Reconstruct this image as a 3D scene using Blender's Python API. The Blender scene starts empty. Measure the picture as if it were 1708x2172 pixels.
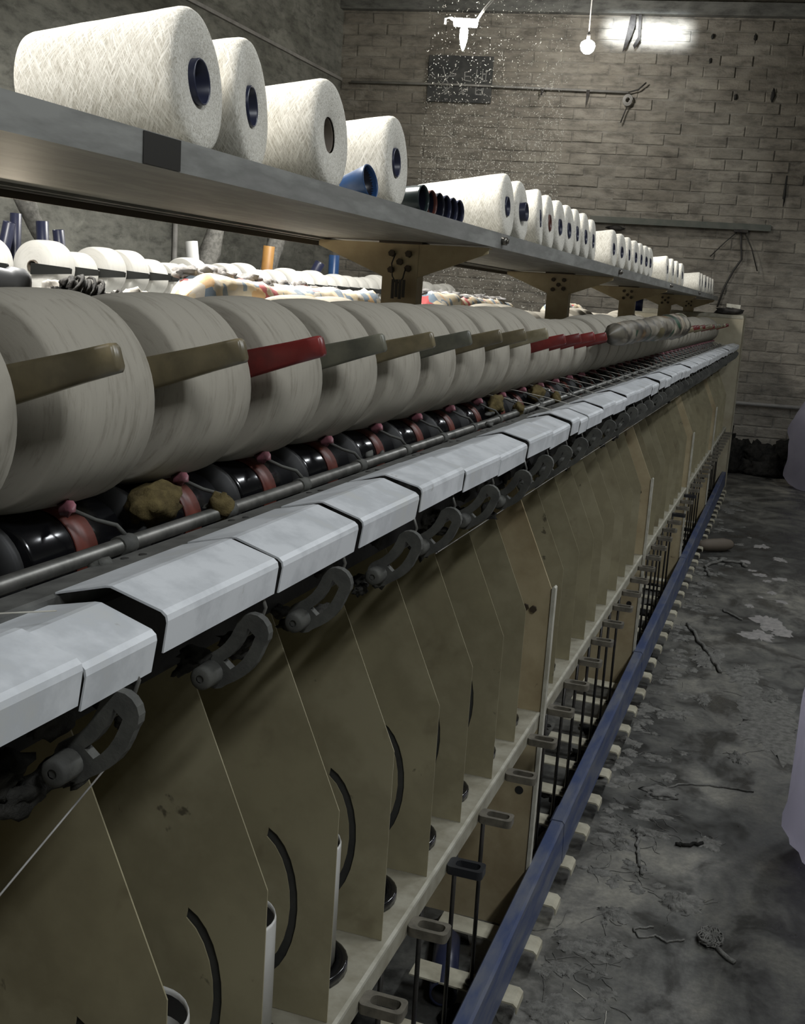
import bpy, bmesh, math, random
from mathutils import Vector, Matrix, Euler
from mathutils.geometry import tessellate_polygon
R = math.radians
rnd = random.Random(7)
scene = bpy.context.scene
COL = scene.collection

# ------------------------------------------------------------------ camera
ZC = 1.60                                     # camera height above the floor
cam_d = bpy.data.cameras.new('camera'); cam = bpy.data.objects.new('camera', cam_d); COL.objects.link(cam)
AX = ((0.94360878, -0.12222835, 0.30767305), (0.3245971, 0.15880408, -0.93242586), (0.06510914, 0.97971501, 0.1895239))
cam.matrix_world = Matrix.Translation((0, 0, ZC)) @ Matrix(AX).to_4x4()
cam_d.sensor_fit = 'VERTICAL'; cam_d.sensor_height = 24.0; cam_d.lens = 24.0 * 2401.46 / 2172
cam_d.clip_start = 0.02; cam_d.clip_end = 200
scene.camera = cam

# ------------------------------------------------------------------ world, lights, exposure
w = bpy.data.worlds.new('world'); scene.world = w; w.use_nodes = True
w.node_tree.nodes['Background'].inputs[0].default_value = (0.75, 0.85, 1.0, 1)
w.node_tree.nodes['Background'].inputs[1].default_value = 0.02
scene.view_settings.view_transform = 'Standard'
scene.view_settings.look = 'None'
scene.view_settings.gamma = 1.0
scene.view_settings.exposure = 0.0
scene.view_settings.use_curve_mapping = False

def area(name, loc, target, sx, sy, power, color):
    d = bpy.data.lights.new(name, 'AREA'); d.shape = 'RECTANGLE'; d.size = sx; d.size_y = sy
    d.energy = power; d.color = color
    o = bpy.data.objects.new(name, d); COL.objects.link(o); o.location = loc
    o.rotation_euler = (Vector(target) - Vector(loc)).to_track_quat('-Z', 'Y').to_euler()
    return o
# fluorescent tubes hung over the aisle on the right, over the aisle on the left, plus an added cone fill and a beam for the daylight patch
for n_, x_, y_, p_ in (('near', 1.55, -0.5, 66), ('middle', 1.25, 2.6, 46), ('far', 1.25, 5.6, 46), ('end', 1.25, 8.4, 30)):
    area('aisle_tube_light_' + n_, (x_, y_, 3.85), (x_, y_, 0), 0.2, 1.3, p_, (0.93, 0.97, 1.0))
area('left_aisle_cone_fill', (-1.9, -0.2, 3.4), (-1.9, -0.2, 0), 0.25, 1.3, 120, (1.0, 0.98, 0.95))  # unseen lamp added to brighten the cones from the near left
area('left_aisle_tube_light_near', (-2.2, 2.5, 3.4), (-2.2, 2.5, 0), 0.25, 1.3, 190, (1.0, 0.98, 0.93))
area('left_aisle_tube_light_far', (-2.25, 6.8, 3.7), (-2.25, 6.8, 0), 0.25, 1.3, 150, (1.0, 0.98, 0.93))
sl = area('daylight_patch_beam', (-1.74, 10.9, 4.50), (-1.80, 12.38, 4.375), 0.80, 0.17, 4.5, (0.86, 0.93, 1.0)); sl.data.spread = R(11)  # narrow area light added to throw the daylight patch on the end wall

# ------------------------------------------------------------------ materials
MATS = {}
def nt(name):
    m = bpy.data.materials.new(name); m.use_nodes = True; MATS[name] = m
    return m, m.node_tree.nodes, m.node_tree.links, m.node_tree.nodes['Principled BSDF']
def ramp(N, stops):
    r = N.new('ShaderNodeValToRGB'); e = r.color_ramp.elements
    while len(e) < len(stops): e.new(0.5)
    for i, (p, c) in enumerate(stops): e[i].position = p; e[i].color = (*c, 1)
    return r
def noise(N, L, vec, scale, detail=4, rough=0.55, dist=0.0):
    t = N.new('ShaderNodeTexNoise'); t.inputs['Scale'].default_value = scale; t.inputs['Detail'].default_value = detail
    t.inputs['Roughness'].default_value = rough; t.inputs['Distortion'].default_value = dist
    L.new(vec, t.inputs['Vector']); return t
def coord(N, L, kind='Object', scale=(1, 1, 1)):
    if kind == 'World':
        g = N.new('ShaderNodeNewGeometry'); s = g.outputs['Position']
    else:
        g = N.new('ShaderNodeTexCoord'); s = g.outputs[kind]
    m = N.new('ShaderNodeMapping'); m.inputs['Scale'].default_value = scale; L.new(s, m.inputs['Vector'])
    return m.outputs['Vector']
def bump(N, L, B, h, strength, dist=0.01):
    b = N.new('ShaderNodeBump'); b.inputs['Strength'].default_value = strength; b.inputs['Distance'].default_value = dist
    L.new(h, b.inputs['Height']); L.new(b.outputs['Normal'], B.inputs['Normal']); return b
def dirty(name, c1, c2, scale=6, rough=0.6, metal=0.0, lo=0.38, hi=0.65, bumps=0.0, kind='World', sc=(1, 1, 1), spec=0.5, c3=None, tint=0.0):
    """two (or three) tones mixed by a soft noise: paint with grime, dust, wear"""
    m, N, L, B = nt(name)
    v = coord(N, L, kind, sc); t = noise(N, L, v, scale, 6, 0.6)
    st = [(lo, c1), (hi, c2)] if c3 is None else [(lo, c1), ((lo + hi) / 2, c2), (hi, c3)]
    r = ramp(N, st); L.new(t.outputs['Fac'], r.inputs['Fac']); out = r.outputs['Color']
    if tint:
        oi = N.new('ShaderNodeObjectInfo'); hs = N.new('ShaderNodeHueSaturation')
        mr = N.new('ShaderNodeMapRange'); mr.inputs['To Min'].default_value = 1 - tint; mr.inputs['To Max'].default_value = 1 + tint
        L.new(oi.outputs['Random'], mr.inputs['Value']); L.new(mr.outputs[0], hs.inputs['Value']); L.new(out, hs.inputs['Color']); out = hs.outputs['Color']
    L.new(out, B.inputs['Base Color'])
    B.inputs['Roughness'].default_value = rough; B.inputs['Metallic'].default_value = metal
    B.inputs['Specular IOR Level'].default_value = spec
    if bumps: bump(N, L, B, noise(N, L, v, scale * 6, 6, 0.65).outputs['Fac'], bumps, 0.004)
    return m
def plain(name, c, rough=0.5, metal=0.0, spec=0.5, emit=0.0, ecol=None, alpha=1.0, trans=0.0):
    m, N, L, B = nt(name)
    B.inputs['Base Color'].default_value = (*c, 1); B.inputs['Roughness'].default_value = rough; B.inputs['Metallic'].default_value = metal
    B.inputs['Specular IOR Level'].default_value = spec; B.inputs['Alpha'].default_value = alpha; B.inputs['Transmission Weight'].default_value = trans
    if emit:
        B.inputs['Emission Color'].default_value = (*(ecol or c), 1); B.inputs['Emission Strength'].default_value = emit
    return m

dirty('beige_paint', (0.35, 0.315, 0.205), (0.27, 0.24, 0.15), 5, 0.45, bumps=0.03, c3=(0.33, 0.295, 0.185))
def stains(name, scale, lo, hi, col):
    m = MATS[name]; N, L = m.node_tree.nodes, m.node_tree.links; B = N['Principled BSDF']; src = B.inputs['Base Color'].links[0].from_socket
    t = noise(N, L, coord(N, L, 'World', (1, 1, 0.8)), scale, 4, 0.6, 0.3); r = ramp(N, [(lo, (0, 0, 0)), (hi, (0.75, 0.75, 0.75))]); L.new(t.outputs['Fac'], r.inputs['Fac'])
    mx = N.new('ShaderNodeMixRGB'); L.new(r.outputs[0], mx.inputs[0]); L.new(src, mx.inputs[1]); mx.inputs[2].default_value = (*col, 1); L.new(mx.outputs[0], B.inputs['Base Color'])
stains('beige_paint', 26, 0.69, 0.74, (0.05, 0.042, 0.03)); stains('beige_paint', 9, 0.60, 0.75, (0.17, 0.14, 0.085))
dirty('beige_frame', (0.46, 0.385, 0.24), (0.33, 0.26, 0.15), 7, 0.4, bumps=0.03)
dirty('pale_trim', (0.55, 0.53, 0.45), (0.38, 0.36, 0.29), 20, 0.5)
dirty('ledge_paint', (0.36, 0.34, 0.27), (0.25, 0.23, 0.17), 18, 0.55, bumps=0.05)
dirty('cover_white', (0.74, 0.76, 0.78), (0.60, 0.62, 0.64), 14, 0.38, lo=0.42, hi=0.7, bumps=0.03, c3=(0.62, 0.63, 0.62))
stains('cover_white', 22, 0.70, 0.76, (0.30, 0.27, 0.23)); stains('beige_frame', 24, 0.68, 0.73, (0.06, 0.045, 0.03))
dirty('dusty_grey', (0.10, 0.10, 0.088), (0.055, 0.055, 0.05), 30, 0.75, bumps=0.15)
dirty('bar_grey', (0.13, 0.13, 0.12), (0.07, 0.07, 0.065), 25, 0.6, bumps=0.08)
dirty('grimy_black', (0.022, 0.021, 0.018), (0.01, 0.01, 0.009), 12, 0.8, bumps=0.2)
dirty('slot_dark', (0.03, 0.03, 0.028), (0.05, 0.05, 0.045), 20, 0.7)
plain('drum_black', (0.006, 0.006, 0.007), 0.16, 0.0, 0.6)
plain('rubber_black', (0.012, 0.012, 0.012), 0.55)
dirty('red_belt', (0.165, 0.040, 0.026), (0.10, 0.026, 0.018), 30, 0.45)
dirty('pink_ceramic', (0.33, 0.12, 0.15), (0.18, 0.08, 0.09), 40, 0.45)
dirty('rod_metal', (0.20, 0.195, 0.18), (0.10, 0.10, 0.09), 30, 0.42, metal=0.5)
dirty('dark_rod', (0.06, 0.055, 0.05), (0.03, 0.03, 0.028), 30, 0.35, metal=0.5)
dirty('shelf_metal', (0.30, 0.30, 0.28), (0.20, 0.20, 0.185), 6, 0.55, metal=0.1, bumps=0.02, sc=(3, 0.6, 3), c3=(0.27, 0.265, 0.25))
plain('black_tape', (0.03, 0.028, 0.025), 0.35)
dirty('blue_paint', (0.042, 0.062, 0.14), (0.12, 0.13, 0.16), 9, 0.55, lo=0.40, hi=0.66, bumps=0.06, sc=(2, 0.5, 3))
dirty('clip_grey', (0.15, 0.135, 0.105), (0.085, 0.077, 0.06), 40, 0.6)
plain('clip_black', (0.02, 0.021, 0.025), 0.35)
dirty('pedal_paint', (0.50, 0.47, 0.36), (0.33, 0.30, 0.22), 15, 0.5)
dirty('pot_white', (0.62, 0.61, 0.58), (0.52, 0.51, 0.48), 10, 0.35)
plain('hollow_shade', (0.015, 0.013, 0.012), 0.6)  # near-black; the shade inside hollow things is painted with it
dirty('handle_olive', (0.20, 0.165, 0.095), (0.12, 0.10, 0.06), 22, 0.35, tint=0.25)
dirty('handle_red', (0.20, 0.025, 0.022), (0.12, 0.018, 0.016), 22, 0.35, tint=0.2)
dirty('handle_grey', (0.17, 0.165, 0.12), (0.09, 0.09, 0.07), 18, 0.45, tint=0.15)
dirty('handle_pale', (0.34, 0.30, 0.20), (0.20, 0.17, 0.10), 22, 0.4)
plain('handle_blue', (0.03, 0.16, 0.28), 0.4)
plain('handle_black', (0.014, 0.015, 0.014), 0.4)
dirty('lint_grey', (0.23, 0.225, 0.205), (0.13, 0.127, 0.116), 40, 0.95, bumps=0.9, spec=0.1)
dirty('lint_dark', (0.030, 0.029, 0.026), (0.012, 0.012, 0.011), 20, 0.95, bumps=0.8, spec=0.1)
dirty('lint_soot', (0.06, 0.058, 0.052), (0.03, 0.029, 0.026), 40, 0.95, bumps=0.8, spec=0.1)
dirty('lint_pale', (0.36, 0.34, 0.32), (0.24, 0.23, 0.22), 30, 0.95, bumps=0.7, spec=0.1)
dirty('lint_ochre', (0.16, 0.125, 0.055), (0.085, 0.065, 0.03), 60, 0.9, bumps=0.6, spec=0.1)
dirty('yarn_strand', (0.50, 0.48, 0.42), (0.38, 0.36, 0.31), 40, 0.9)
dirty('hank_dark', (0.02, 0.019, 0.017), (0.10, 0.092, 0.08), 60, 0.85, sc=(1, 3, 1), bumps=0.5)
dirty('cloth_white', (0.66, 0.62, 0.54), (0.48, 0.45, 0.40), 12, 0.85, bumps=0.3)
dirty('bag_white', (0.78, 0.77, 0.84), (0.62, 0.61, 0.68), 5, 0.4, bumps=0.15)
dirty('bag_far', (0.30, 0.29, 0.33), (0.19, 0.18, 0.22), 6, 0.35, bumps=0.15)
dirty('tube_navy', (0.016, 0.020, 0.05), (0.03, 0.033, 0.06), 9, 0.35)
dirty('tube_blue', (0.018, 0.06, 0.17), (0.03, 0.075, 0.18), 14, 0.35)
plain('tube_green', (0.022, 0.035, 0.035), 0.3)
plain('tube_rust', (0.10, 0.03, 0.02), 0.4)
plain('tube_ink', (0.010, 0.011, 0.02), 0.35)
dirty('tube_orange', (0.42, 0.22, 0.06), (0.34, 0.17, 0.05), 10, 0.5)
plain('tube_white', (0.62, 0.62, 0.60), 0.5)
plain('tube_core', (0.13, 0.105, 0.08), 0.7)
plain('wire_dark', (0.03, 0.028, 0.025), 0.6)
plain('wire_white', (0.55, 0.54, 0.50), 0.5)
plain('steel_bolt', (0.20, 0.19, 0.17), 0.35, 0.9)
plain('rust_dark', (0.05, 0.035, 0.02), 0.6)
dirty('conduit', (0.30, 0.29, 0.27), (0.20, 0.195, 0.18), 8, 0.5)
dirty('cabinet_cream', (0.44, 0.40, 0.29), (0.33, 0.29, 0.20), 5, 0.45, bumps=0.03)
dirty('track_green', (0.065, 0.075, 0.06), (0.11, 0.11, 0.09), 6, 0.5)
dirty('blackboard', (0.035, 0.037, 0.037), (0.07, 0.07, 0.066), 9, 0.8)
plain('chalk', (0.26, 0.26, 0.245), 0.9)
plain('lamp_glow', (1, 1, 1), 0.4, emit=240, ecol=(1.0, 0.97, 0.92))
plain('cfl_glow', (1, 1, 1), 0.4, emit=150, ecol=(1.0, 0.97, 0.88))
plain('low_lamp_glow', (1, 1, 1), 0.4, emit=120, ecol=(1.0, 0.86, 0.66))
plain('fleck_white', (0.85, 0.84, 0.78), 0.6)
dirty('rag_dark', (0.022, 0.02, 0.018), (0.06, 0.055, 0.05), 20, 0.9)
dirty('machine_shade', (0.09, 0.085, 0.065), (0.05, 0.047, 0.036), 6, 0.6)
plain('dark_plastic', (0.07, 0.073, 0.075), 0.5)
plain('can_blue', (0.02, 0.03, 0.12), 0.3); plain('can_red', (0.25, 0.04, 0.03), 0.3)

def make_yarn_cyl(name, c_hi, c_lo, axis):
    """yarn wound round an axis: fine rings on the side, concentric arcs on the ends"""
    m, N, L, B = nt(name)
    tc = N.new('ShaderNodeTexCoord'); sp = N.new('ShaderNodeSeparateXYZ'); L.new(tc.outputs['Object'], sp.inputs[0])
    a, b, ax = {'Y': ('X', 'Z', 'Y'), 'X': ('Y', 'Z', 'X')}[axis]
    cb = N.new('ShaderNodeCombineXYZ'); L.new(sp.outputs[a], cb.inputs[0]); L.new(sp.outputs[b], cb.inputs[1])
    ln = N.new('ShaderNodeVectorMath'); ln.operation = 'LENGTH'; L.new(cb.outputs[0], ln.inputs[0])
    at = N.new('ShaderNodeMath'); at.operation = 'ARCTAN2'; L.new(sp.outputs[a], at.inputs[0]); L.new(sp.outputs[b], at.inputs[1])
    def mul(s, k):
        q = N.new('ShaderNodeMath'); q.operation = 'MULTIPLY'; L.new(s, q.inputs[0]); q.inputs[1].default_value = k; return q.outputs[0]
    def add(s, t):
        q = N.new('ShaderNodeMath'); q.operation = 'ADD'; L.new(s, q.inputs[0]); L.new(t, q.inputs[1]); return q.outputs[0]
    oi = N.new('ShaderNodeObjectInfo')
    if axis == 'Y':                                        # flat take-up packages
        sk = add(mul(sp.outputs[ax], 110), mul(at.outputs[0], 1.0))
        v = N.new('ShaderNodeCombineXYZ'); L.new(sk, v.inputs[0]); L.new(mul(ln.outputs['Value'], 120), v.inputs[1]); L.new(add(mul(at.outputs[0], 1.6), mul(oi.outputs['Random'], 40)), v.inputs[2])
        t = noise(N, L, v.outputs[0], 1.0, 6, 0.7); h = t.outputs['Fac']; bs = 0.12
        r = ramp(N, [(0.22, c_lo), (0.47, c_hi), (0.75, tuple(x * 1.06 for x in c_hi))])
        L.new(h, r.inputs['Fac'])
    else:                                                   # cross-wound cones
        outs = []
        for sgn in (1, -1):
            sk = add(mul(sp.outputs[ax], 420), mul(at.outputs[0], (14 if sgn > 0 else -19)))
            v = N.new('ShaderNodeCombineXYZ'); L.new(sk, v.inputs[0]); L.new(mul(ln.outputs['Value'], 330), v.inputs[1]); L.new(add(mul(at.outputs[0], 4), mul(oi.outputs['Random'], 50)), v.inputs[2])
            outs.append(noise(N, L, v.outputs[0], 1.0, 4, 0.65, 0.9).outputs['Fac'])
        mx = N.new('ShaderNodeMath'); mx.operation = 'MAXIMUM'; L.new(outs[0], mx.inputs[0]); L.new(outs[1], mx.inputs[1]); h = mx.outputs[0]; bs = 0.55
        r = ramp(N, [(0.40, c_lo), (0.62, c_hi)])
        L.new(h, r.inputs['Fac'])
    L.new(r.outputs['Color'], B.inputs['Base Color']); B.inputs['Roughness'].default_value = 0.9; B.inputs['Specular IOR Level'].default_value = 0.15
    bump(N, L, B, h, bs, 0.003)
    return m
make_yarn_cyl('yarn_package', (0.375, 0.347, 0.29), (0.20, 0.18, 0.14), 'Y')
make_yarn_cyl('yarn_package_lit', (0.66, 0.645, 0.60), (0.54, 0.53, 0.48), 'Y')  # lighter copy for the second machine, its strong light put into the colour
make_yarn_cyl('yarn_cone', (0.82, 0.795, 0.72), (0.44, 0.41, 0.34), 'X')

def make_floor():
    m, N, L, B = nt('concrete_floor')
    v = coord(N, L, 'World'); vs = coord(N, L, 'World', (1.0, 0.75, 1))
    big = noise(N, L, vs, 0.9, 5, 0.6, 0.6); mid = noise(N, L, vs, 5.5, 6, 0.65, 0.4); fine = noise(N, L, v, 60, 5, 0.7)
    r1 = ramp(N, [(0.36, (0.045, 0.045, 0.042)), (0.5, (0.085, 0.084, 0.076)), (0.64, (0.19, 0.183, 0.16))]); L.new(big.outputs['Fac'], r1.inputs['Fac'])
    r2 = ramp(N, [(0.40, (0.5, 0.5, 0.5)), (0.5, (1, 1, 1)), (0.64, (1.6, 1.57, 1.48))]); L.new(mid.outputs['Fac'], r2.inputs['Fac'])
    mm = N.new('ShaderNodeMixRGB'); mm.blend_type = 'MULTIPLY'; mm.inputs[0].default_value = 1; L.new(r1.outputs[0], mm.inputs[1]); L.new(r2.outputs[0], mm.inputs[2])
    r3 = ramp(N, [(0.3, (0.75, 0.75, 0.75)), (0.7, (1.25, 1.25, 1.25))]); L.new(fine.outputs['Fac'], r3.inputs['Fac'])
    m2 = N.new('ShaderNodeMixRGB'); m2.blend_type = 'MULTIPLY'; m2.inputs[0].default_value = 1; L.new(mm.outputs[0], m2.inputs[1]); L.new(r3.outputs[0], m2.inputs[2])
    L.new(m2.outputs[0], B.inputs['Base Color'])
    rr = ramp(N, [(0.35, (0.26, 0.26, 0.26)), (0.6, (0.62, 0.62, 0.62))]); L.new(mid.outputs['Fac'], rr.inputs['Fac']); L.new(rr.outputs[0], B.inputs['Roughness'])
    bump(N, L, B, mid.outputs['Fac'], 0.15, 0.01)
make_floor()
def make_wall(name, c_dark, c_mid, c_hi, tint, bs):
    m, N, L, B = nt(name)
    v = coord(N, L, 'World', (1, 1, 1.2)); v2 = coord(N, L, 'World', (1, 1, 3.0))
    big = noise(N, L, v, 0.75, 5, 0.6, 0.3); mid = noise(N, L, v2, 5, 6, 0.65); fine = noise(N, L, v, 45, 6, 0.7)
    r1 = ramp(N, [(0.32, c_dark), (0.5, c_mid), (0.7, c_hi)]); L.new(big.outputs['Fac'], r1.inputs['Fac'])
    r2 = ramp(N, [(0.35, (0.62, 0.62, 0.62)), (0.5, (1, 1, 1)), (0.7, (1.3, 1.3, 1.28))]); L.new(mid.outputs['Fac'], r2.inputs['Fac'])
    mm = N.new('ShaderNodeMixRGB'); mm.blend_type = 'MULTIPLY'; mm.inputs[0].default_value = 1; L.new(r1.outputs[0], mm.inputs[1]); L.new(r2.outputs[0], mm.inputs[2])
    out = mm.outputs[0]
    ww = noise(N, L, coord(N, L, 'World', (1, 1, 2.2)), 2.3, 7, 0.72, 0.5); rw = ramp(N, [(0.52, (0, 0, 0)), (0.66, (0.6, 0.6, 0.6))]); L.new(ww.outputs['Fac'], rw.inputs['Fac'])
    mw = N.new('ShaderNodeMixRGB'); L.new(rw.outputs[0], mw.inputs[0]); L.new(out, mw.inputs[1]); mw.inputs[2].default_value = (c_hi[0] * 1.25, c_hi[1] * 1.25, c_hi[2] * 1.25, 1); out = mw.outputs[0]
    if tint:
        oi = N.new('ShaderNodeObjectInfo'); hs = N.new('ShaderNodeHueSaturation'); mr = N.new('ShaderNodeMapRange')
        mr.inputs['To Min'].default_value = 1 - tint; mr.inputs['To Max'].default_value = 1 + tint
        L.new(oi.outputs['Random'], mr.inputs['Value']); L.new(mr.outputs[0], hs.inputs['Value']); L.new(out, hs.inputs['Color']); out = hs.outputs['Color']
    L.new(out, B.inputs['Base Color']); B.inputs['Roughness'].default_value = 0.9; B.inputs['Specular IOR Level'].default_value = 0.2
    ad = N.new('ShaderNodeMath'); ad.operation = 'ADD'; L.new(mid.outputs['Fac'], ad.inputs[0]); L.new(fine.outputs['Fac'], ad.inputs[1])
    bump(N, L, B, ad.outputs[0], bs, 0.012)
make_wall('brick_face', (0.165, 0.148, 0.122), (0.25, 0.23, 0.195), (0.31, 0.29, 0.25), 0.14, 0.8)
make_wall('mortar', (0.16, 0.148, 0.125), (0.235, 0.22, 0.19), (0.30, 0.285, 0.25), 0, 0.8)
make_wall('plaster', (0.13, 0.13, 0.112), (0.18, 0.18, 0.158), (0.24, 0.24, 0.21), 0, 0.25)
make_wall('ceiling_paint', (0.10, 0.10, 0.09), (0.14, 0.14, 0.13), (0.18, 0.18, 0.165), 0, 0.2)

def make_patch_sack():
    m, N, L, B = nt('patch_sack')
    v = coord(N, L, 'Object', (1, 1, 1)); vo = N.new('ShaderNodeTexVoronoi'); vo.inputs['Scale'].default_value = 24; vo.distance = 'CHEBYCHEV'; L.new(v, vo.inputs['Vector'])
    sp = N.new('ShaderNodeSeparateColor'); L.new(vo.outputs['Color'], sp.inputs[0])
    r = ramp(N, [(0.0, (0.62, 0.52, 0.36)), (0.30, (0.60, 0.50, 0.34)), (0.36, (0.50, 0.10, 0.10)), (0.48, (0.55, 0.50, 0.42)), (0.60, (0.20, 0.25, 0.30)), (0.78, (0.58, 0.54, 0.46)), (0.9, (0.60, 0.40, 0.22))])
    r.color_ramp.interpolation = 'CONSTANT'; L.new(sp.outputs[0], r.inputs['Fac']); L.new(r.outputs[0], B.inputs['Base Color'])
    B.inputs['Roughness'].default_value = 0.5; bump(N, L, B, noise(N, L, v, 40, 4).outputs['Fac'], 0.4, 0.005)
make_patch_sack()
for nm in ('bag_white', 'bag_far'):
    m = MATS[nm]; N, L = m.node_tree.nodes, m.node_tree.links; B = N['Principled BSDF']
    tr_ = N.new('ShaderNodeBsdfTranslucent'); tr_.inputs[0].default_value = (0.9, 0.88, 0.98, 1); mx_ = N.new('ShaderNodeMixShader'); mx_.inputs[0].default_value = 0.55
    L.new(B.outputs[0], mx_.inputs[1]); L.new(tr_.outputs[0], mx_.inputs[2]); L.new(mx_.outputs[0], N['Material Output'].inputs['Surface'])
def make_sleeve():
    m, N, L, B = nt('stuffed_sleeve')
    v = coord(N, L, 'Object', (1, 0.55, 1)); vo = N.new('ShaderNodeTexVoronoi'); vo.inputs['Scale'].default_value = 15; L.new(v, vo.inputs['Vector'])
    sp = N.new('ShaderNodeSeparateColor'); L.new(vo.outputs['Color'], sp.inputs[0])
    r = ramp(N, [(0.0, (0.12, 0.105, 0.08)), (0.3, (0.28, 0.25, 0.20)), (0.5, (0.14, 0.125, 0.095)), (0.7, (0.40, 0.37, 0.30)), (0.85, (0.22, 0.14, 0.07)), (0.94, (0.03, 0.07, 0.04))]); L.new(sp.outputs[0], r.inputs['Fac'])
    r2 = ramp(N, [(0.0, (1.1, 1.1, 1.1)), (0.5, (0.85, 0.85, 0.85)), (0.72, (0.12, 0.12, 0.12))]); L.new(vo.outputs['Distance'], r2.inputs['Fac'])
    mm = N.new('ShaderNodeMixRGB'); mm.blend_type = 'MULTIPLY'; mm.inputs[0].default_value = 0.8; L.new(r.outputs[0], mm.inputs[1]); L.new(r2.outputs[0], mm.inputs[2])
    L.new(mm.outputs[0], B.inputs['Base Color']); B.inputs['Roughness'].default_value = 0.5; B.inputs['Specular IOR Level'].default_value = 0.25
    inv = N.new('ShaderNodeMath'); inv.operation = 'SUBTRACT'; inv.inputs[0].default_value = 1; L.new(vo.outputs['Distance'], inv.inputs[1])
    bump(N, L, B, inv.outputs[0], 0.5, 0.01)
make_sleeve()

# ------------------------------------------------------------------ mesh helpers
class MB:
    def __init__(s): s.v = []; s.f = []; s.sm = []; s.mi = []; s.cur = 0
    def add(s, vs, fs, smooth=False):
        o = len(s.v); s.v += [tuple(x) for x in vs]
        for f in fs: s.f.append(tuple(i + o for i in f)); s.sm.append(smooth); s.mi.append(s.cur)
        return s
    def box(s, x0, x1, y0, y1, z0, z1):
        v = [(x, y, z) for x in (x0, x1) for y in (y0, y1) for z in (z0, z1)]
        return s.add(v, [(0, 1, 3, 2), (4, 6, 7, 5), (0, 4, 5, 1), (2, 3, 7, 6), (0, 2, 6, 4), (1, 5, 7, 3)])
    def prism(s, prof, a0, a1, axis='Y', smooth=False):
        """closed profile of 2D points swept along an axis; axis Y: points are (x, z); X: (y, z); Z: (x, y)"""
        def P(p, a): return {'Y': (p[0], a, p[1]), 'X': (a, p[0], p[1]), 'Z': (p[0], p[1], a)}[axis]
        n = len(prof); v = [P(p, a0) for p in prof] + [P(p, a1) for p in prof]
        fs = [(i, (i + 1) % n, n + (i + 1) % n, n + i) for i in range(n)]
        tri = tessellate_polygon([[Vector((p[0], p[1], 0)) for p in prof]])
        s.add(v, fs, smooth); o = len(s.v) - 2 * n
        for t in tri:
            s.f.append(tuple(o + i for i in t)); s.sm.append(False); s.mi.append(s.cur)
            s.f.append(tuple(o + n + i for i in reversed(t))); s.sm.append(False); s.mi.append(s.cur)
        return s
    def lathe(s, prof, axis='X', n=32, smooth=True, wob=0.0, seed=0, c=(0, 0, 0), close=False):
        """prof of (a, r) turned round an axis through c"""
        rg = random.Random(seed); ph = [rg.uniform(0, 6.28) for _ in range(3)]
        v = []
        for (a, r) in prof:
            for k in range(n):
                t = 2 * math.pi * k / n
                q = r * (1 + wob * (math.sin(2 * t + ph[0]) + 0.6 * math.sin(3 * t + ph[1]) + 0.5 * math.sin(5 * t + ph[2])))
                y, z = q * math.cos(t), q * math.sin(t)
                v.append({'X': (a + c[0], y + c[1], z + c[2]), 'Y': (y + c[0], a + c[1], z + c[2]), 'Z': (y + c[0], z + c[1], a + c[2])}[axis])
        fs = [(i * n + k, i * n + (k + 1) % n, (i + 1) * n + (k + 1) % n, (i + 1) * n + k) for i in range(len(prof) - 1) for k in range(n)]
        if close: fs += [tuple(range(n))[::-1], tuple((len(prof) - 1) * n + k for k in range(n))]
        return s.add(v, fs, smooth)
    def cyl(s, p0, p1, r0, r1=None, n=12, cap=True, smooth=True):
        p0, p1 = Vector(p0), Vector(p1); r1 = r0 if r1 is None else r1
        d = (p1 - p0).normalized(); u = d.orthogonal().normalized(); w_ = d.cross(u)
        v = [p + (u * math.cos(2 * math.pi * k / n) + w_ * math.sin(2 * math.pi * k / n)) * r for p, r in ((p0, r0), (p1, r1)) for k in range(n)]
        s.add(v, [(k, (k + 1) % n, n + (k + 1) % n, n + k) for k in range(n)], smooth)
        if cap:
            o = len(s.v) - 2 * n; s.f += [tuple(o + k for k in reversed(range(n))), tuple(o + n + k for k in range(n))]; s.sm += [False, False]; s.mi += [s.cur] * 2
        return s
    def tube(s, pts, r, n=8, smooth=True, r2=None):
        pts = [Vector(p) for p in pts]; m = len(pts); rings = []
        u = None
        for i, p in enumerate(pts):
            d = (pts[min(i + 1, m - 1)] - pts[max(i - 1, 0)]).normalized()
            u = d.orthogonal().normalized() if u is None else (u - d * u.dot(d)).normalized()
            w_ = d.cross(u); rr = r if r2 is None else r + (r2 - r) * i / (m - 1)
            rings.append([p + (u * math.cos(2 * math.pi * k / n) + w_ * math.sin(2 * math.pi * k / n)) * rr for k in range(n)])
        s.add([q for g in rings for q in g], [(i * n + k, i * n + (k + 1) % n, (i + 1) * n + (k + 1) % n, (i + 1) * n + k) for i in range(m - 1) for k in range(n)] + [tuple(range(n))[::-1], tuple((m - 1) * n + k for k in range(n))], smooth)
        return s
    def mesh(s, name, mats):
        me = bpy.data.meshes.new(name); me.from_pydata(s.v, [], s.f)
        me.polygons.foreach_set('use_smooth', s.sm); me.polygons.foreach_set('material_index', s.mi)
        for m in (mats if isinstance(mats, (list, tuple)) else [mats]): me.materials.append(MATS[m])
        bm = bmesh.new(); bm.from_mesh(me); bmesh.ops.recalc_face_normals(bm, faces=bm.faces); bm.to_mesh(me); bm.free()
        me.update(); return me
def link(name, data, parent=None, loc=(0, 0, 0), rot=(0, 0, 0)):
    o = bpy.data.objects.new(name, data); COL.objects.link(o); o.location = loc; o.rotation_euler = rot
    if parent is not None: o.parent = parent
    return o
def obj(name, mb, mat, parent=None, loc=(0, 0, 0), rot=(0, 0, 0)): return link(name, mb.mesh(name, mat), parent, loc, rot)
def tag(o, label, cat, group=None):
    o['label'] = label; o['category'] = cat
    if group: o['group'] = group
    return o
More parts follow.
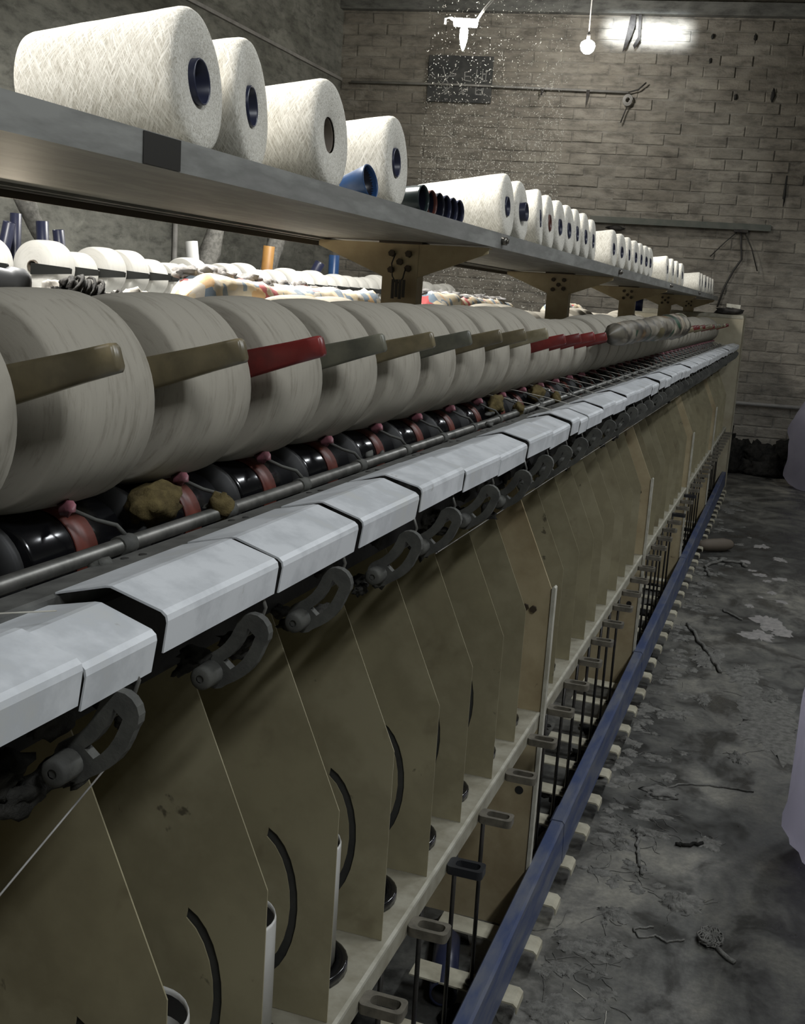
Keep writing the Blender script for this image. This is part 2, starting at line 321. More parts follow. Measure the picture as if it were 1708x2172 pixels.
def struct(o): o['kind'] = 'structure'; return o
def bevel(o, wdt=0.003, seg=2):
    b = o.modifiers.new('bevel', 'BEVEL'); b.width = wdt; b.segments = seg; b.limit_method = 'ANGLE'; b.angle_limit = R(35); return o
_ONES = ['', 'first', 'second', 'third', 'fourth', 'fifth', 'sixth', 'seventh', 'eighth', 'ninth', 'tenth', 'eleventh', 'twelfth', 'thirteenth', 'fourteenth', 'fifteenth', 'sixteenth', 'seventeenth', 'eighteenth', 'nineteenth']
ORD = _ONES[1:] + [(t if u == 0 else t2 + '-' + _ONES[u]) for t, t2 in (('twentieth', 'twenty'), ('thirtieth', 'thirty'), ('fortieth', 'forty')) for u in range(10)]
def hash3(i, j, k, s=0):
    n = (i * 73856093) ^ (j * 19349663) ^ (k * 83492791) ^ (s * 2654435761); n &= 0xffffffff
    n = (n ^ (n >> 13)) * 1274126177 & 0xffffffff; return ((n ^ (n >> 16)) & 0xffff) / 65535.0
def vnoise(x, y, z, s=0):
    i, j, k = math.floor(x), math.floor(y), math.floor(z); fx, fy, fz = x - i, y - j, z - k
    fx, fy, fz = (t * t * (3 - 2 * t) for t in (fx, fy, fz)); r = 0
    for a in (0, 1):
        for b in (0, 1):
            for c in (0, 1):
                r += hash3(i + a, j + b, k + c, s) * (fx if a else 1 - fx) * (fy if b else 1 - fy) * (fz if c else 1 - fz)
    return r
_ico = {}
def ico(sub):
    if sub not in _ico:
        bm = bmesh.new(); bmesh.ops.create_icosphere(bm, subdivisions=sub, radius=1); bm.verts.ensure_lookup_table()
        _ico[sub] = ([v.co.copy() for v in bm.verts], [tuple(v.index for v in f.verts) for f in bm.faces]); bm.free()
    return _ico[sub]
def blob(mb, c, size, seed, sub=3, amp=0.35, freq=2.2, floor=None, rotz=0.0):
    vs, fs = ico(sub); out = []; cr, sr = math.cos(rotz), math.sin(rotz)
    for v in vs:
        d = 1 + amp * 2 * (vnoise(v.x * freq + 9, v.y * freq + 9, v.z * freq + 9, seed) - 0.5) + amp * (vnoise(v.x * freq * 3 + 9, v.y * freq * 3 + 9, v.z * freq * 3 + 9, seed + 1) - 0.5)
        x, y, z = v.x * size[0] * d, v.y * size[1] * d, v.z * size[2] * d
        x, y = x * cr - y * sr, x * sr + y * cr
        p = [c[0] + x, c[1] + y, c[2] + z]
        if floor is not None: p[2] = max(p[2], floor + 0.0005 * hash3(int(p[0] * 1e4), int(p[1] * 1e4), 1))
        out.append(p)
    return mb.add(out, fs, True)

# ------------------------------------------------------------------ the setting
CEIL = 5.4
struct(obj('floor', MB().box(-5.3, 4.3, -4.3, 13.6, -0.15, 0.0), 'concrete_floor'))
struct(obj('ceiling', MB().box(-5.3, 4.3, -4.3, 13.6, CEIL, CEIL + 0.15), 'ceiling_paint'))
struct(obj('wall_left', MB().box(-5.25, -5.0, -4.2, 13.4, 0, CEIL), 'plaster'))
struct(obj('wall_right', MB().box(4.0, 4.25, -4.2, 13.4, 0, CEIL), 'plaster'))
struct(obj('wall_front', MB().box(-5.0, 4.0, -4.25, -4.0, 0, CEIL), 'plaster'))
WA = math.atan(0.128); WO = Vector((-0.3, 12.6, 0)); WU = Vector((math.cos(WA), math.sin(WA), 0)); WN = Vector((math.sin(WA), -math.cos(WA), 0))
wall = struct(obj('wall_back', MB().box(-4.9, 4.4, 0.010, 0.25, 0, CEIL), 'mortar', None, WO, (0, 0, WA)))
BW, BH = 0.318, 0.113
brick_meshes = []
for i in range(6):
    rg = random.Random(40 + i); b = MB(); lx, lz = BW - 0.009 - rg.uniform(0, 0.010), BH - 0.007 - rg.uniform(0, 0.006)
    ch = 0.006
    j = lambda a: rg.uniform(-a, a)
    back = [(0, 0.03, 0), (lx, 0.03, 0), (lx, 0.03, lz), (0, 0.03, lz)]
    mid = [(j(.004), 0.006, j(.003)), (lx + j(.004), 0.006, j(.003)), (lx + j(.004), 0.006, lz + j(.003)), (j(.004), 0.006, lz + j(.003))]
    fr = [(ch + j(.004), j(.002), ch + j(.003)), (lx - ch + j(.004), j(.002), ch + j(.003)), (lx - ch + j(.004), j(.002), lz - ch + j(.003)), (ch + j(.004), j(.002), lz - ch + j(.003))]
    b.add(back + mid + fr, [(8, 9, 10, 11)] + [(a, (a + 1) % 4, 4 + (a + 1) % 4, 4 + a) for a in range(4)] + [(4 + a, 4 + (a + 1) % 4, 8 + (a + 1) % 4, 8 + a) for a in range(4)])
    brick_meshes.append((b, b.mesh('brick', 'brick_face')))
rest = MB(); cells = []
for row in range(int(CEIL / BH)):
    z = row * BH + 0.004; off = (row % 2) * BW / 2
    u = -4.88 + off
    while u < 3.9:
        cells.append((u, z, row)); u += BW
cells.sort(key=lambda c: abs(c[0] + 0.75) * 1.35 + abs(c[1] - 2.4) * 0.75)
for i, (u, z, row) in enumerate(cells):
    k = rnd.randrange(6); dy = rnd.uniform(-0.003, 0.009); dz = rnd.uniform(-0.003, 0.003)
    if i < 300: link('brick', brick_meshes[k][1], wall, (u, dy, z + dz))
    else: rest.add([(p[0] + u, p[1] + dy * 0.8, p[2] + z + dz) for p in brick_meshes[k][0].v], brick_meshes[k][0].f)
ro = obj('brick', rest, 'brick_face', wall); ro['kind'] = 'stuff'
def on_wall(u, z, d=0.0): return WO + WU * u + WN * d + Vector((0, 0, z))
def u_of_x(X): return (X - WO.x) / WU.x
# ring beam across the end wall and a pier in the wall behind the lint
bm_ = struct(obj('trim_1', MB().box(-4.9, 4.35, -0.10, 0.02, 4.535, 4.66), 'ceiling_paint', None, WO, (0, 0, WA)))
struct(obj('baseboard_back', MB().cyl((-4.9, -0.045, 0.69), (4.3, -0.045, 0.69), 0.022), 'conduit', None, WO, (0, 0, WA)))
struct(obj('trim_2', MB().box(-5.0, -4.975, -4.0, 12.0, 3.815, 3.845), 'conduit'))

# ------------------------------------------------------------------ the twisting machine
M = link('twisting_machine', None, None, (-0.945, 5.8, 0)); M.empty_display_size = 0.3
tag(M, 'long beige yarn twisting machine with white covers and blue foot rail down the aisle', 'machine')
MO = Vector((0.945, -5.8, 0))
def part(name, data, loc=(0, 0, 0), rot=(0, 0, 0), parent=None):
    o = bpy.data.objects.new(name, data); COL.objects.link(o); o.rotation_euler = rot
    if parent is None: o.parent = M; o.location = Vector(loc) + MO
    else: o.parent = parent; o.location = loc
    return o
G = 0.225; Y0 = 0.871; NSP = 45; SEC = (8, 17, 26, 35, 43); Y_END = 10.72
Yp = lambda k: Y0 + G * k
K = range(-2, 43)
# --- core, ledge, strips
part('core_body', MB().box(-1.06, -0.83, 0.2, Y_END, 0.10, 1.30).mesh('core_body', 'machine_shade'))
part('back_panel', MB().box(-1.42, -1.40, 0.2, Y_END, 0.10, 1.22).mesh('back_panel', 'beige_paint'))
part('top_deck', MB().box(-1.40, -0.62, 0.2, Y_END, 1.205, 1.215).mesh('top_deck', 'grimy_black'))
part('inner_wall', MB().box(-0.83, -0.80, 0.2, Y_END, 0.55, 1.205).mesh('inner_wall', 'beige_paint'))
part('spindle_ledge', MB().prism([(-0.82, 0.596), (-0.488, 0.596), (-0.486, 0.592), (-0.486, 0.556), (-0.490, 0.556), (-0.490, 0.590), (-0.82, 0.590)], 0.2, Y_END).mesh('spindle_ledge', 'ledge_paint'))
part('ledge_edge', MB().prism([(-0.491, 0.5962), (-0.4845, 0.5962), (-0.4845, 0.590), (-0.487, 0.590), (-0.4875, 0.5935), (-0.491, 0.5935)], 0.2, Y_END).mesh('ledge_edge', 'pale_trim'))
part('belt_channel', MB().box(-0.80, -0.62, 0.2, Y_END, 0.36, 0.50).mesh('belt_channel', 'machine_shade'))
part('perforated_bar', MB().prism([(-0.608, 1.323), (-0.604, 1.326), (-0.566, 1.331), (-0.562, 1.329), (-0.562, 1.300), (-0.566, 1.300), (-0.567, 1.326), (-0.604, 1.321), (-0.604, 1.30), (-0.608, 1.30)], 0.2, Y_END).mesh('perforated_bar', 'bar_grey'))
BH_ = MB().cyl((-0.592, -0.012, 1.3225), (-0.592, -0.012, 1.3282), 0.0042, n=10).cyl((-0.584, 0.008, 1.3235), (-0.584, 0.008, 1.3293), 0.0042, n=10).mesh('bar_hole', 'grimy_black')
for k in range(0, 24): part('bar_hole', BH_, (0, 0.95 + G * k, 0))
part('cover_support', MB().box(-0.56, -0.545, 0.2, Y_END, 1.22, 1.315).mesh('cover_support', 'grimy_black'))
part('traverse_rod', MB().cyl((-0.628, 0.2, 1.326), (-0.628, Y_END, 1.326), 0.0085, n=14).mesh('traverse_rod', 'rod_metal'))
part('drum_shaft', MB().cyl((-0.72, 0.2, 1.305), (-0.72, Y_END, 1.305), 0.022, n=14).mesh('drum_shaft', 'rubber_black'))
part('drum_trough', MB().prism([(-0.80, 1.40), (-0.795, 1.40), (-0.79, 1.235), (-0.61, 1.235), (-0.61, 1.23), (-0.80, 1.23)], 0.2, Y_END).mesh('drum_trough', 'grimy_black'))
part('stop_wire', MB().cyl((-0.515, 1.75, 1.182), (-0.515, Y_END, 1.182), 0.0009, n=6).mesh('stop_wire', 'conduit'))
part('stop_wire', MB().cyl((-0.490, 0.615, 1.155), (-0.527, 0.81, 1.172), 0.0009, n=6).mesh('stop_wire', 'conduit'))
part('blue_foot_rail', MB().prism([(-0.478, 0.178), (-0.474, 0.184), (-0.446, 0.184), (-0.440, 0.178), (-0.436, 0.064), (-0.440, 0.064), (-0.444, 0.176), (-0.474, 0.178)], 0.2, Y_END).mesh('blue_foot_rail', 'blue_paint'))
for y in (1.86, 3.0, 4.72, 6.74, 8.77):                       # sleeves where the rail lengths join
    part('rail_joint', MB().prism([(-0.480, 0.180), (-0.474, 0.187), (-0.445, 0.187), (-0.438, 0.179), (-0.4345, 0.062), (-0.437, 0.062), (-0.441, 0.177), (-0.474, 0.183)], y - 0.05, y + 0.05).mesh('rail_joint', 'blue_paint'))

# --- separator panel with an oval moulded slot
def panel_mesh():
    out = [(-0.497, 0.597), (-0.497, 0.914), (-0.612, 1.175), (-0.80, 1.195), (-0.80, 0.597)]
    hole = []
    for i in range(13):
        t = R(-78 + 156 * i / 12); hole.append((-0.612 + 0.062 * math.cos(t), 0.755 + 0.115 * math.sin(t)))
    for i in range(11):
        t = R(70 - 140 * i / 10); hole.append((-0.622 + 0.060 * math.cos(t), 0.755 + 0.105 * math.sin(t)))
    loops = [[Vector((*p, 0)) for p in out], [Vector((*p, 0)) for p in hole]]
    tri = tessellate_polygon(loops); pts = out + hole; n = len(pts); b = MB(); th = 0.0018
    b.add([(p[0], 0, p[1]) for p in pts] + [(p[0], th, p[1]) for p in pts], [tuple(t) for t in tri] + [tuple(n + i for i in reversed(t)) for t in tri])
    fs = [(i, (i + 1) % 5, n + (i + 1) % 5, n + i) for i in range(5)]
    h = len(hole); fs += [(5 + i, 5 + (i + 1) % h, n + 5 + (i + 1) % h, n + 5 + i) for i in range(h)]
    b.f += fs; b.sm += [False] * len(fs); b.mi += [0] * len(fs)
    # pale folded edge along the front and the slope
    return b.mesh('separator_panel', 'beige_paint')
PM = panel_mesh()
SLOT_SHADE = MB()                                                    # dark plate added behind the slot, painting the shade of the pressed dimple
lo_ = [(-0.612 + 0.064 * math.cos(R(-78 + 13 * i)), 0.755 + 0.118 * math.sin(R(-78 + 13 * i))) for i in range(13)] + [(-0.634 + 0.056 * math.cos(R(70 - 14 * i)), 0.755 + 0.105 * math.sin(R(70 - 14 * i))) for i in range(11)]
SLOT_SHADE.prism(lo_, 0.003, 0.012)
BM_ = SLOT_SHADE.mesh('slot_shade', 'slot_dark')
def cylpot():
    b = MB(); b.lathe([(0.0, 0.050), (0.0, 0.056), (0.195, 0.056), (0.20, 0.0545), (0.195, 0.053), (0.02, 0.050)], 'Z', 28); return b.mesh('spindle_pot', 'pot_white')
POT = cylpot()
POTIN = MB().lathe([(0.004, 0.001), (0.004, 0.0525), (0.193, 0.0525)], 'Z', 28).mesh('pot_shade', 'hollow_shade')  # black lining that paints the shade inside the open pot
RING = MB().lathe([(0, 0.058), (0, 0.076), (0.012, 0.076), (0.014, 0.072), (0.014, 0.058), (0, 0.058)], 'Z', 28).mesh('pot_ring', 'drum_black')
UPR = MB()
UPR.prism([(-0.485, 0.0), (-0.485, 0.914), (-0.610, 1.19), (-0.82, 1.20), (-0.82, 0.0)], 0, 0.006)
UPRM = UPR.mesh('section_frame', 'beige_frame')
FLM = MB().prism([(-0.483, 0.04), (-0.483, 0.918), (-0.478, 0.922), (-0.474, 0.918), (-0.474, 0.04)], -0.006, 0.018).mesh('frame_edge', 'pale_trim')
BOLT = MB().cyl((0, 0, 0), (0, -0.007, 0), 0.009, n=6).mesh('bolt', 'rust_dark')
HOLEM = MB().cyl((0, 0, 0), (0, -0.0012, 0), 0.011, n=14).mesh('bolt_hole', 'grimy_black')
for k in K:
    y = Yp(k)
    if y > Y_END - 0.15: continue
    if k in SEC or k == -1:
        fr = part('section_frame', UPRM, (0, y, 0)); part('frame_edge', FLM, (0, 0, 0), parent=fr)
        for (x, z) in ((-0.545, 0.86), (-0.525, 0.858)): part('bolt', BOLT, (x, 0, z), parent=fr)
        part('bolt_hole', HOLEM, (-0.52, 0, 0.38), parent=fr)
    else:
        o = part('separator_panel', PM, (rnd.uniform(-0.003, 0.003), y, 0), (0, 0, rnd.uniform(-0.02, 0.02))); part('slot_shade', BM_, (0, 0, 0), parent=o)
        o.location = Vector((-0.62, y, 0)) + MO
        o.data = PM
    yp = y + 0.112
    if k + 1 not in (44,):
        p = part('spindle_pot', POT, (-0.592, yp, 0.602)); part('pot_shade', POTIN, (0, 0, 0), parent=p); part('pot_ring', RING, (0, 0, -0.005), parent=p)
for o in list(M.children):                                       # panels turn about their own middle
    if o.name.split('.')[0] == 'separator_panel': o.location.x = MO.x + rnd.uniform(-0.003, 0.003); o.rotation_euler.z = rnd.uniform(-0.006, 0.006)

# --- covers
def cover_mesh(wd, name='cover'):
    prof = [(-0.566, 1.3335), (-0.517, 1.347), (-0.511, 1.3475), (-0.4630, 1.3345), (-0.4585, 1.331), (-0.4573, 1.326), (-0.4605, 1.298)]
    inner = [(x - 0.0016 * (0 if i < 2 else 1), z - 0.0018) for i, (x, z) in enumerate(prof)][::-1]
    inner[0] = (-0.4622, 1.298)
    b = MB(); b.prism(prof + inner, -wd / 2, wd / 2)
    return b
COV = cover_mesh(0.2165).mesh('cover', 'cover_white'); COVH = cover_mesh(0.100).mesh('cover', 'cover_white')
for s in range(-1, 5):
    ys = 0.676 + 2.025 * s
    spans = [(ys, ys + 0.109)] + [(ys + 0.113 + G * i, ys + 0.113 + G * (i + 1)) for i in range(8)] + [(ys + 1.916, ys + 2.02)]
    for i, (a, b) in enumerate(spans):
        if b < 0.3 or b > Y_END: continue
        big = b - a > 0.2
        o = part('cover', COV if big else COVH, (0, (a + b) / 2, 0))
        # covers hinge on their back edge and sit a little differently
        dz = rnd.uniform(-0.002, 0.003); tilt = rnd.uniform(-0.055, 0.045)
        if s == 0 and i == 0: dz, tilt = -0.010, 0.05
        if s == -1: dz, tilt = -0.006, 0.03
        piv = Vector((-0.566, 0, 1.3335)); m = Matrix.Rotation(tilt, 4, 'Y')
        o.rotation_euler = (0, tilt, rnd.uniform(-0.016, 0.016)); o.location += piv - m @ piv + Vector((0, 0, dz))

# --- hook levers with slot and knob under each cover
def hook_mesh():
    # bean outline in XZ, from the knob end (low, back) to the rounded top (high, front)
    a, b_ = Vector((-0.500, 1.222)), Vector((-0.461, 1.268)); d = (b_ - a).normalized(); n = Vector((-d.y, d.x)); rr = 0.0185
    out = []
    def pt(t, o): 
        bow = 0.007 * math.sin(math.pi * max(0, min(1, t))); return a + (b_ - a) * t + n * (o - bow)
    for i in range(7): out.append(pt(i / 6, -rr))
    for i in range(1, 8): 
        q = -90 + 180 * i / 8; out.append(b_ + d * rr * math.cos(R(q)) + n * rr * math.sin(R(q)))
    for i in range(7): out.append(pt(1 - i / 6, rr))
    for i in range(1, 8):
        q = 90 + 180 * i / 8; out.append(a + d * rr * math.cos(R(q)) + n * rr * math.sin(R(q)))
    hole = []
    for i in range(6): hole.append(pt(0.25 + 0.75 * i / 5, -0.0055))
    for i in range(6): hole.append(pt(1.0 - 0.75 * i / 5, 0.0055))
    loops = [[Vector((p.x, p.y, 0)) for p in out], [Vector((p.x, p.y, 0)) for p in hole]]
    tri = tessellate_polygon(loops); pts = out + hole; N_ = len(pts); no = len(out); nh = len(hole); th = 0.010; bb = MB()
    bb.add([(p.x, 0, p.y) for p in pts] + [(p.x, th, p.y) for p in pts], [tuple(t) for t in tri] + [tuple(N_ + i for i in reversed(t)) for t in tri])
    fs = [(i, (i + 1) % no, N_ + (i + 1) % no, N_ + i) for i in range(no)] + [(no + i, no + (i + 1) % nh, N_ + no + (i + 1) % nh, N_ + no + i) for i in range(nh)]
    bb.f += fs; bb.sm += [False] * len(fs); bb.mi += [0] * len(fs)
    return bb.mesh('hook_lever', 'dusty_grey')
HK = hook_mesh()
KN = MB().lathe([(-0.030, 0.004), (-0.030, 0.009), (-0.028, 0.0115), (-0.006, 0.0125), (-0.004, 0.007), (0.0, 0.007)], 'Y', 18).cyl((0, -0.0285, 0), (0, -0.024, 0), 0.0045, n=6).mesh('knob', 'dusty_grey')
LOOPW = MB().tube([(-0.47, 0.03, 1.308), (-0.462, 0.032, 1.285), (-0.470, 0.034, 1.262), (-0.487, 0.036, 1.250)], 0.0022, 6).mesh('wire_loop', 'rod_metal')
for k in range(-1, 44):
    y = 0.738 + G * k
    if y > Y_END - 0.1: continue
    o = part('hook_lever', HK, (0, y, 0), (0, rnd.uniform(-0.06, 0.06) * 0, rnd.uniform(-0.05, 0.05)))
    o.location = Vector((rnd.uniform(-0.003, 0.003), y, rnd.uniform(-0.004, 0.004))) + MO
    part('knob', KN, (-0.499, -0.001, 1.223), parent=o); part('wire_loop', LOOPW, (0, 0, 0), parent=o)
lint = MB()
for k in range(-1, 44):
    for q in range(6 if k < 14 else 2):
        blob(lint, (-0.535 + rnd.uniform(-0.02, 0.02), 0.72 + G * k + rnd.uniform(0.0, 0.2), 1.205 + rnd.uniform(-0.025, 0.06)), (rnd.uniform(0.006, 0.014), rnd.uniform(0.01, 0.03), rnd.uniform(0.006, 0.014)), k * 7 + q, 3 if k < 6 else 2, 0.6)
lo = part('lint_buildup', lint.mesh('lint_buildup', 'lint_soot')); lo['kind'] = 'stuff'

# --- drums, belts, yarn guides
DR = MB().lathe([(-0.082, 0.022), (-0.082, 0.046), (-0.078, 0.050), (0.078, 0.050), (0.082, 0.046), (0.082, 0.022)], 'Y', 40).mesh('drive_drum', 'drum_black')
DF = MB().lathe([(-0.006, 0.022), (-0.006, 0.058), (0.006, 0.058), (0.006, 0.022)], 'Y', 36).mesh('drum_flange', 'rubber_black')
BELT = MB().lathe([(-0.018, 0.0505), (-0.018, 0.0525), (0.018, 0.0525), (0.018, 0.0505)], 'Y', 40).mesh('red_belt', 'red_belt')
GA = MB().tube([(-0.628, 0, 1.336), (-0.636, -0.004, 1.346), (-0.652, -0.018, 1.352), (-0.668, -0.032, 1.362)], 0.0026, 8, r2=0.002).cyl((-0.628, -0.014, 1.326), (-0.628, 0.010, 1.326), 0.0108, n=12).mesh('guide_arm', 'dusty_grey')
pk = MB(); blob(pk, (0, 0, 0), (0.0055, 0.020, 0.010), 5, 2, 0.5, 1.8)
PK = pk.mesh('ceramic_guide', 'pink_ceramic')
for k in range(-2, 43):
    y = 0.985 + G * k
    if y > Y_END - 0.1: continue
    d = part('drive_drum', DR, (-0.72, y, 1.305))
    part('drum_flange', DF, (0, 0.1125, 0), parent=d)
    part('red_belt', BELT, (0, rnd.uniform(-0.006, 0.006), 0), parent=d)
    g = part('guide_arm', GA, (0, y + 0.01, 0)); part('ceramic_guide', PK, (-0.672, -0.040, 1.366), (0, 0.3, 0.9), parent=g)
for (k, dx) in ((0.15, 0), (7.1, 0.0), (9.1, 0.004), (-1.9, 0)):
    b = MB(); yy = 1.105 + G * k
    blob(b, (-0.668 + dx, yy - 0.02, 1.346), (0.022, 0.042, 0.024), int(k * 10) + 50, 3, 0.35, 2.5)
    blob(b, (-0.626 + dx, yy + 0.058, 1.335), (0.014, 0.018, 0.017), int(k * 10) + 51, 3, 0.35)
    o = part('lint_tuft', b.mesh('lint_tuft', 'lint_ochre'))
cl = MB()
for k in range(0, 43):
    for q in range(1 if k < 8 else 5):
        yy = 0.9 + G * k + rnd.uniform(0, 0.22)
        if yy < Y_END - 0.1: blob(cl, (rnd.uniform(-0.655, -0.60), yy, 1.322 + rnd.uniform(-0.01, 0.016)), (rnd.uniform(0.004, 0.010), rnd.uniform(0.01, 0.035), rnd.uniform(0.003, 0.007)), k * 5 + q + 900, 1 if k > 12 else 2, 0.5)
co = part('lint_clinging', cl.mesh('lint_clinging', 'dusty_grey')); co['kind'] = 'stuff'
for k in list(range(8, 43)):                                    # yarn ends running up to the packages
    y = 0.93 + G * k
    part('running_yarn', MB().tube([(-0.545, y + 0.06, 1.338), (-0.60, y + 0.03, 1.352), (-0.672, y - 0.03, 1.368), (-0.70, y - 0.04, 1.372)], 0.0009, 5).mesh('running_yarn', 'yarn_strand'))
part('running_yarn', MB().tube([(-0.50, 0.70, 1.348), (-0.56, 0.66, 1.345), (-0.66, 0.60, 1.36)], 0.0007, 5).mesh('running_yarn', 'yarn_strand'))

# --- cradle arms with handles, reaching out between the packages
def handle_mesh():
    b = MB(); a, c = Vector((-0.745, -0.076, 1.470)), Vector((-0.548, -0.072, 1.530)); d = c - a; n = 10; prof = []
    u = Vector((0, 0, 1)); u = (u - d.normalized() * u.dot(d.normalized())).normalized(); s_ = d.normalized().cross(u)
    vs = []
    for i in range(n + 1):
        t = i / n; h = 0.0225 + (0.0120 - 0.0225) * t; th = 0.008
        if i == n: h *= 0.86; th *= 0.8
        p = a + d * ((t if i < n - 1 else 0.985) if i < n else 1.0)
        for (m1, m2) in ((-1, -0.75), (-0.75, -1), (0.75, -1), (1, -0.75), (1, 0.75), (0.75, 1), (-0.75, 1), (-1, 0.75)): vs.append(p + s_ * th * m1 + u * h * m2)
    fs = [(i * 8 + k, i * 8 + (k + 1) % 8, (i + 1) * 8 + (k + 1) % 8, (i + 1) * 8 + k) for i in range(n) for k in range(8)] + [tuple(range(8))[::-1], tuple(n * 8 + k for k in range(8))]
    return b.add(vs, fs, True)
HB = handle_mesh()
HC = ['olive', 'olive', 'olive', 'red', 'grey', 'olive', 'grey', 'olive', 'olive', 'pale', 'red', 'red', 'red', 'red', 'red', 'red', 'red', 'olive', 'olive', 'red', 'olive', 'olive', 'red', 'blue', 'pale', 'red', 'red', 'olive', 'red', 'red', 'olive', 'red']
HMESH = {c: HB.mesh('cradle_handle', 'handle_' + c) for c in ('olive', 'red', 'grey', 'pale', 'blue', 'black')}
PIV = MB().cyl((-0.80, -0.088, 1.30), (-0.737, -0.080, 1.470), 0.010, 0.010, 8).mesh('cradle_arm', 'dusty_grey')
RP = [0.113] * 11 + [0.100, 0.098, 0.097, 0.098, 0.104, 0.106, 0.107, 0.102, 0.100] + [0.104, 0.106, 0.098, 0.100, 0.102] * 6
def pkg_center(r):                                              # package rests on its drum, held by arms pivoting behind
    D = r + 0.0505; ang = R(95.8); return (-0.72 + D * math.cos(ang), 1.305 + D * math.sin(ang))
for k in range(-1, 43):
    y = 0.93 + G * k
    if y > Y_END - 0.1: continue
    col = HC[(k + 1) % len(HC)]
    dz = 0.0 if k < 9 else -0.018 + rnd.uniform(-0.004, 0.004)
    a = part('cradle_arm', PIV, (0, y, dz), (0, 0, 0)); part('cradle_handle', HMESH[col], (0, 0, 0), (0, 0, rnd.uniform(-0.02, 0.02)), parent=a)

# --- foot pedals, rods and clip loops below the ledge
def clip_mesh():
    out = []; b = MB(); L_, W_, H_ = 0.068, 0.040, 0.016
    def rr(l0, l1, w_, r_, n=5):
        q = []
        for (cx, cy, s) in ((l1 - r_, w_ / 2 - r_, 0), (l0 + r_, w_ / 2 - r_, 90), (l0 + r_, -w_ / 2 + r_, 180), (l1 - r_, -w_ / 2 + r_, 270)):
            for i in range(n): q.append((cx + r_ * math.cos(R(s + 90 * i / (n - 1))), cy + r_ * math.sin(R(s + 90 * i / (n - 1)))))
        return q
    o = rr(0, L_, W_, 0.009); h = rr(0.014, L_ - 0.008, W_ - 0.016, 0.009)
    tri = tessellate_polygon([[Vector((*p, 0)) for p in o], [Vector((*p, 0)) for p in h]]); pts = o + h; n = len(pts); no = len(o)
    b.add([(p[0], p[1], -H_) for p in pts] + [(p[0], p[1], 0) for p in pts], [tuple(t) for t in tri] + [tuple(n + i for i in reversed(t)) for t in tri])
    fs = [(i, (i + 1) % no, n + (i + 1) % no, n + i) for i in range(no)] + [(no + i, no + (i + 1) % no, n + no + (i + 1) % no, n + no + i) for i in range(no)]
    b.f += fs; b.sm += [False] * len(fs); b.mi += [0] * len(fs); return b
CB = clip_mesh(); CLG, CLB = CB.mesh('guide_loop', 'clip_grey'), CB.mesh('guide_loop', 'clip_black')
RODM = MB().cyl((0, 0, 0.066), (0, 0, 0.575), 0.0048, n=8).lathe([(0.066, 0.006), (0.066, 0.014), (0.074, 0.014), (0.078, 0.006)], 'Z', 12).mesh('pedal_rod', 'dark_rod')
PED = MB().prism([(-0.66, 0.066), (-0.413, 0.058), (-0.404, 0.050), (-0.403, 0.034), (-0.406, 0.034), (-0.4075, 0.048), (-0.415, 0.053), (-0.66, 0.062)], -0.034, 0.034).mesh('foot_pedal', 'pedal_paint')
for k in range(1, 43):
    y = Y0 + 0.10 + G * k
    if y > Y_END - 0.1: continue
    part('guide_loop', CLB if k in (4, 22, 25) else CLG, (-0.4855, y + 0.012, 0.574))
    if (k - 8) % 9 != 8:
        part('pedal_rod', RODM, (-0.515, y - 0.035, 0), (0, rnd.uniform(-0.01, 0.01), 0))
    part('foot_pedal', PED, (rnd.uniform(-0.004, 0.004), y - 0.02, 0), (0, 0, rnd.uniform(-0.05, 0.05) * 0))
# --- end cabinet
part('end_cabinet', MB().box(-1.44, -0.452, Y_END, 11.02, 0.0, 1.585).mesh('end_cabinet', 'cabinet_cream'))
part('cabinet_frame', MB().box(-1.44, -0.452, Y_END - 0.004, Y_END, 1.57, 1.60).box(-1.46, -0.44, 11.02, 11.06, 0, 1.61).mesh('cabinet_frame', 'ledge_paint'))
part('cabinet_seam', MB().box(-0.449, -0.447, 10.86, 10.875, 0.0, 1.585).mesh('cabinet_seam', 'grimy_black'))
part('cabinet_side', MB().box(-0.452, -0.446, 10.875, 11.02, 0.0, 1.585).box(-0.452, -0.446, Y_END, 10.86, 0, 1.585).mesh('cabinet_side', 'cabinet_cream'))

# ------------------------------------------------------------------ take-up packages
def package_mesh(r, mat, wd=0.152):
    h = wd / 2; b = MB()
    b.lathe([(-h - 0.001, 0.030), (-h - 0.004, r * 0.55), (-h - 0.001, r * 0.905), (-h + 0.0015, r * 0.928), (-h + 0.005, r * 0.945), (-h + 0.018, r * 0.972), (-h + 0.040, r * 0.99), (-0.005, r), (0.03, r + 0.0008), (h - 0.005, r), (h - 0.002, r - 0.0015), (h, r - 0.004), (h + 0.004, r * 0.55), (h + 0.001, 0.030)], 'Y', 56)
    return b.mesh('yarn_package', mat)
TUBE = MB().lathe([(-0.088, 0.024), (-0.088, 0.0285), (0.088, 0.0285), (0.088, 0.024), (-0.088, 0.024)], 'Y', 24).mesh('core_tube', 'tube_core')
PMESH = {}
def package(x, y, z, r, mat, label, group):
    key = (round(r, 3), mat)
    if key not in PMESH: PMESH[key] = package_mesh(r, mat)
    o = link('yarn_package', PMESH[key], None, (x, y, z), (0, rnd.uniform(0, 6.28), 0))
    tag(o, label, 'yarn package', group); link('core_tube', TUBE, o); return o
nth_from = 'take-up yarn package from the camera end of the front row'
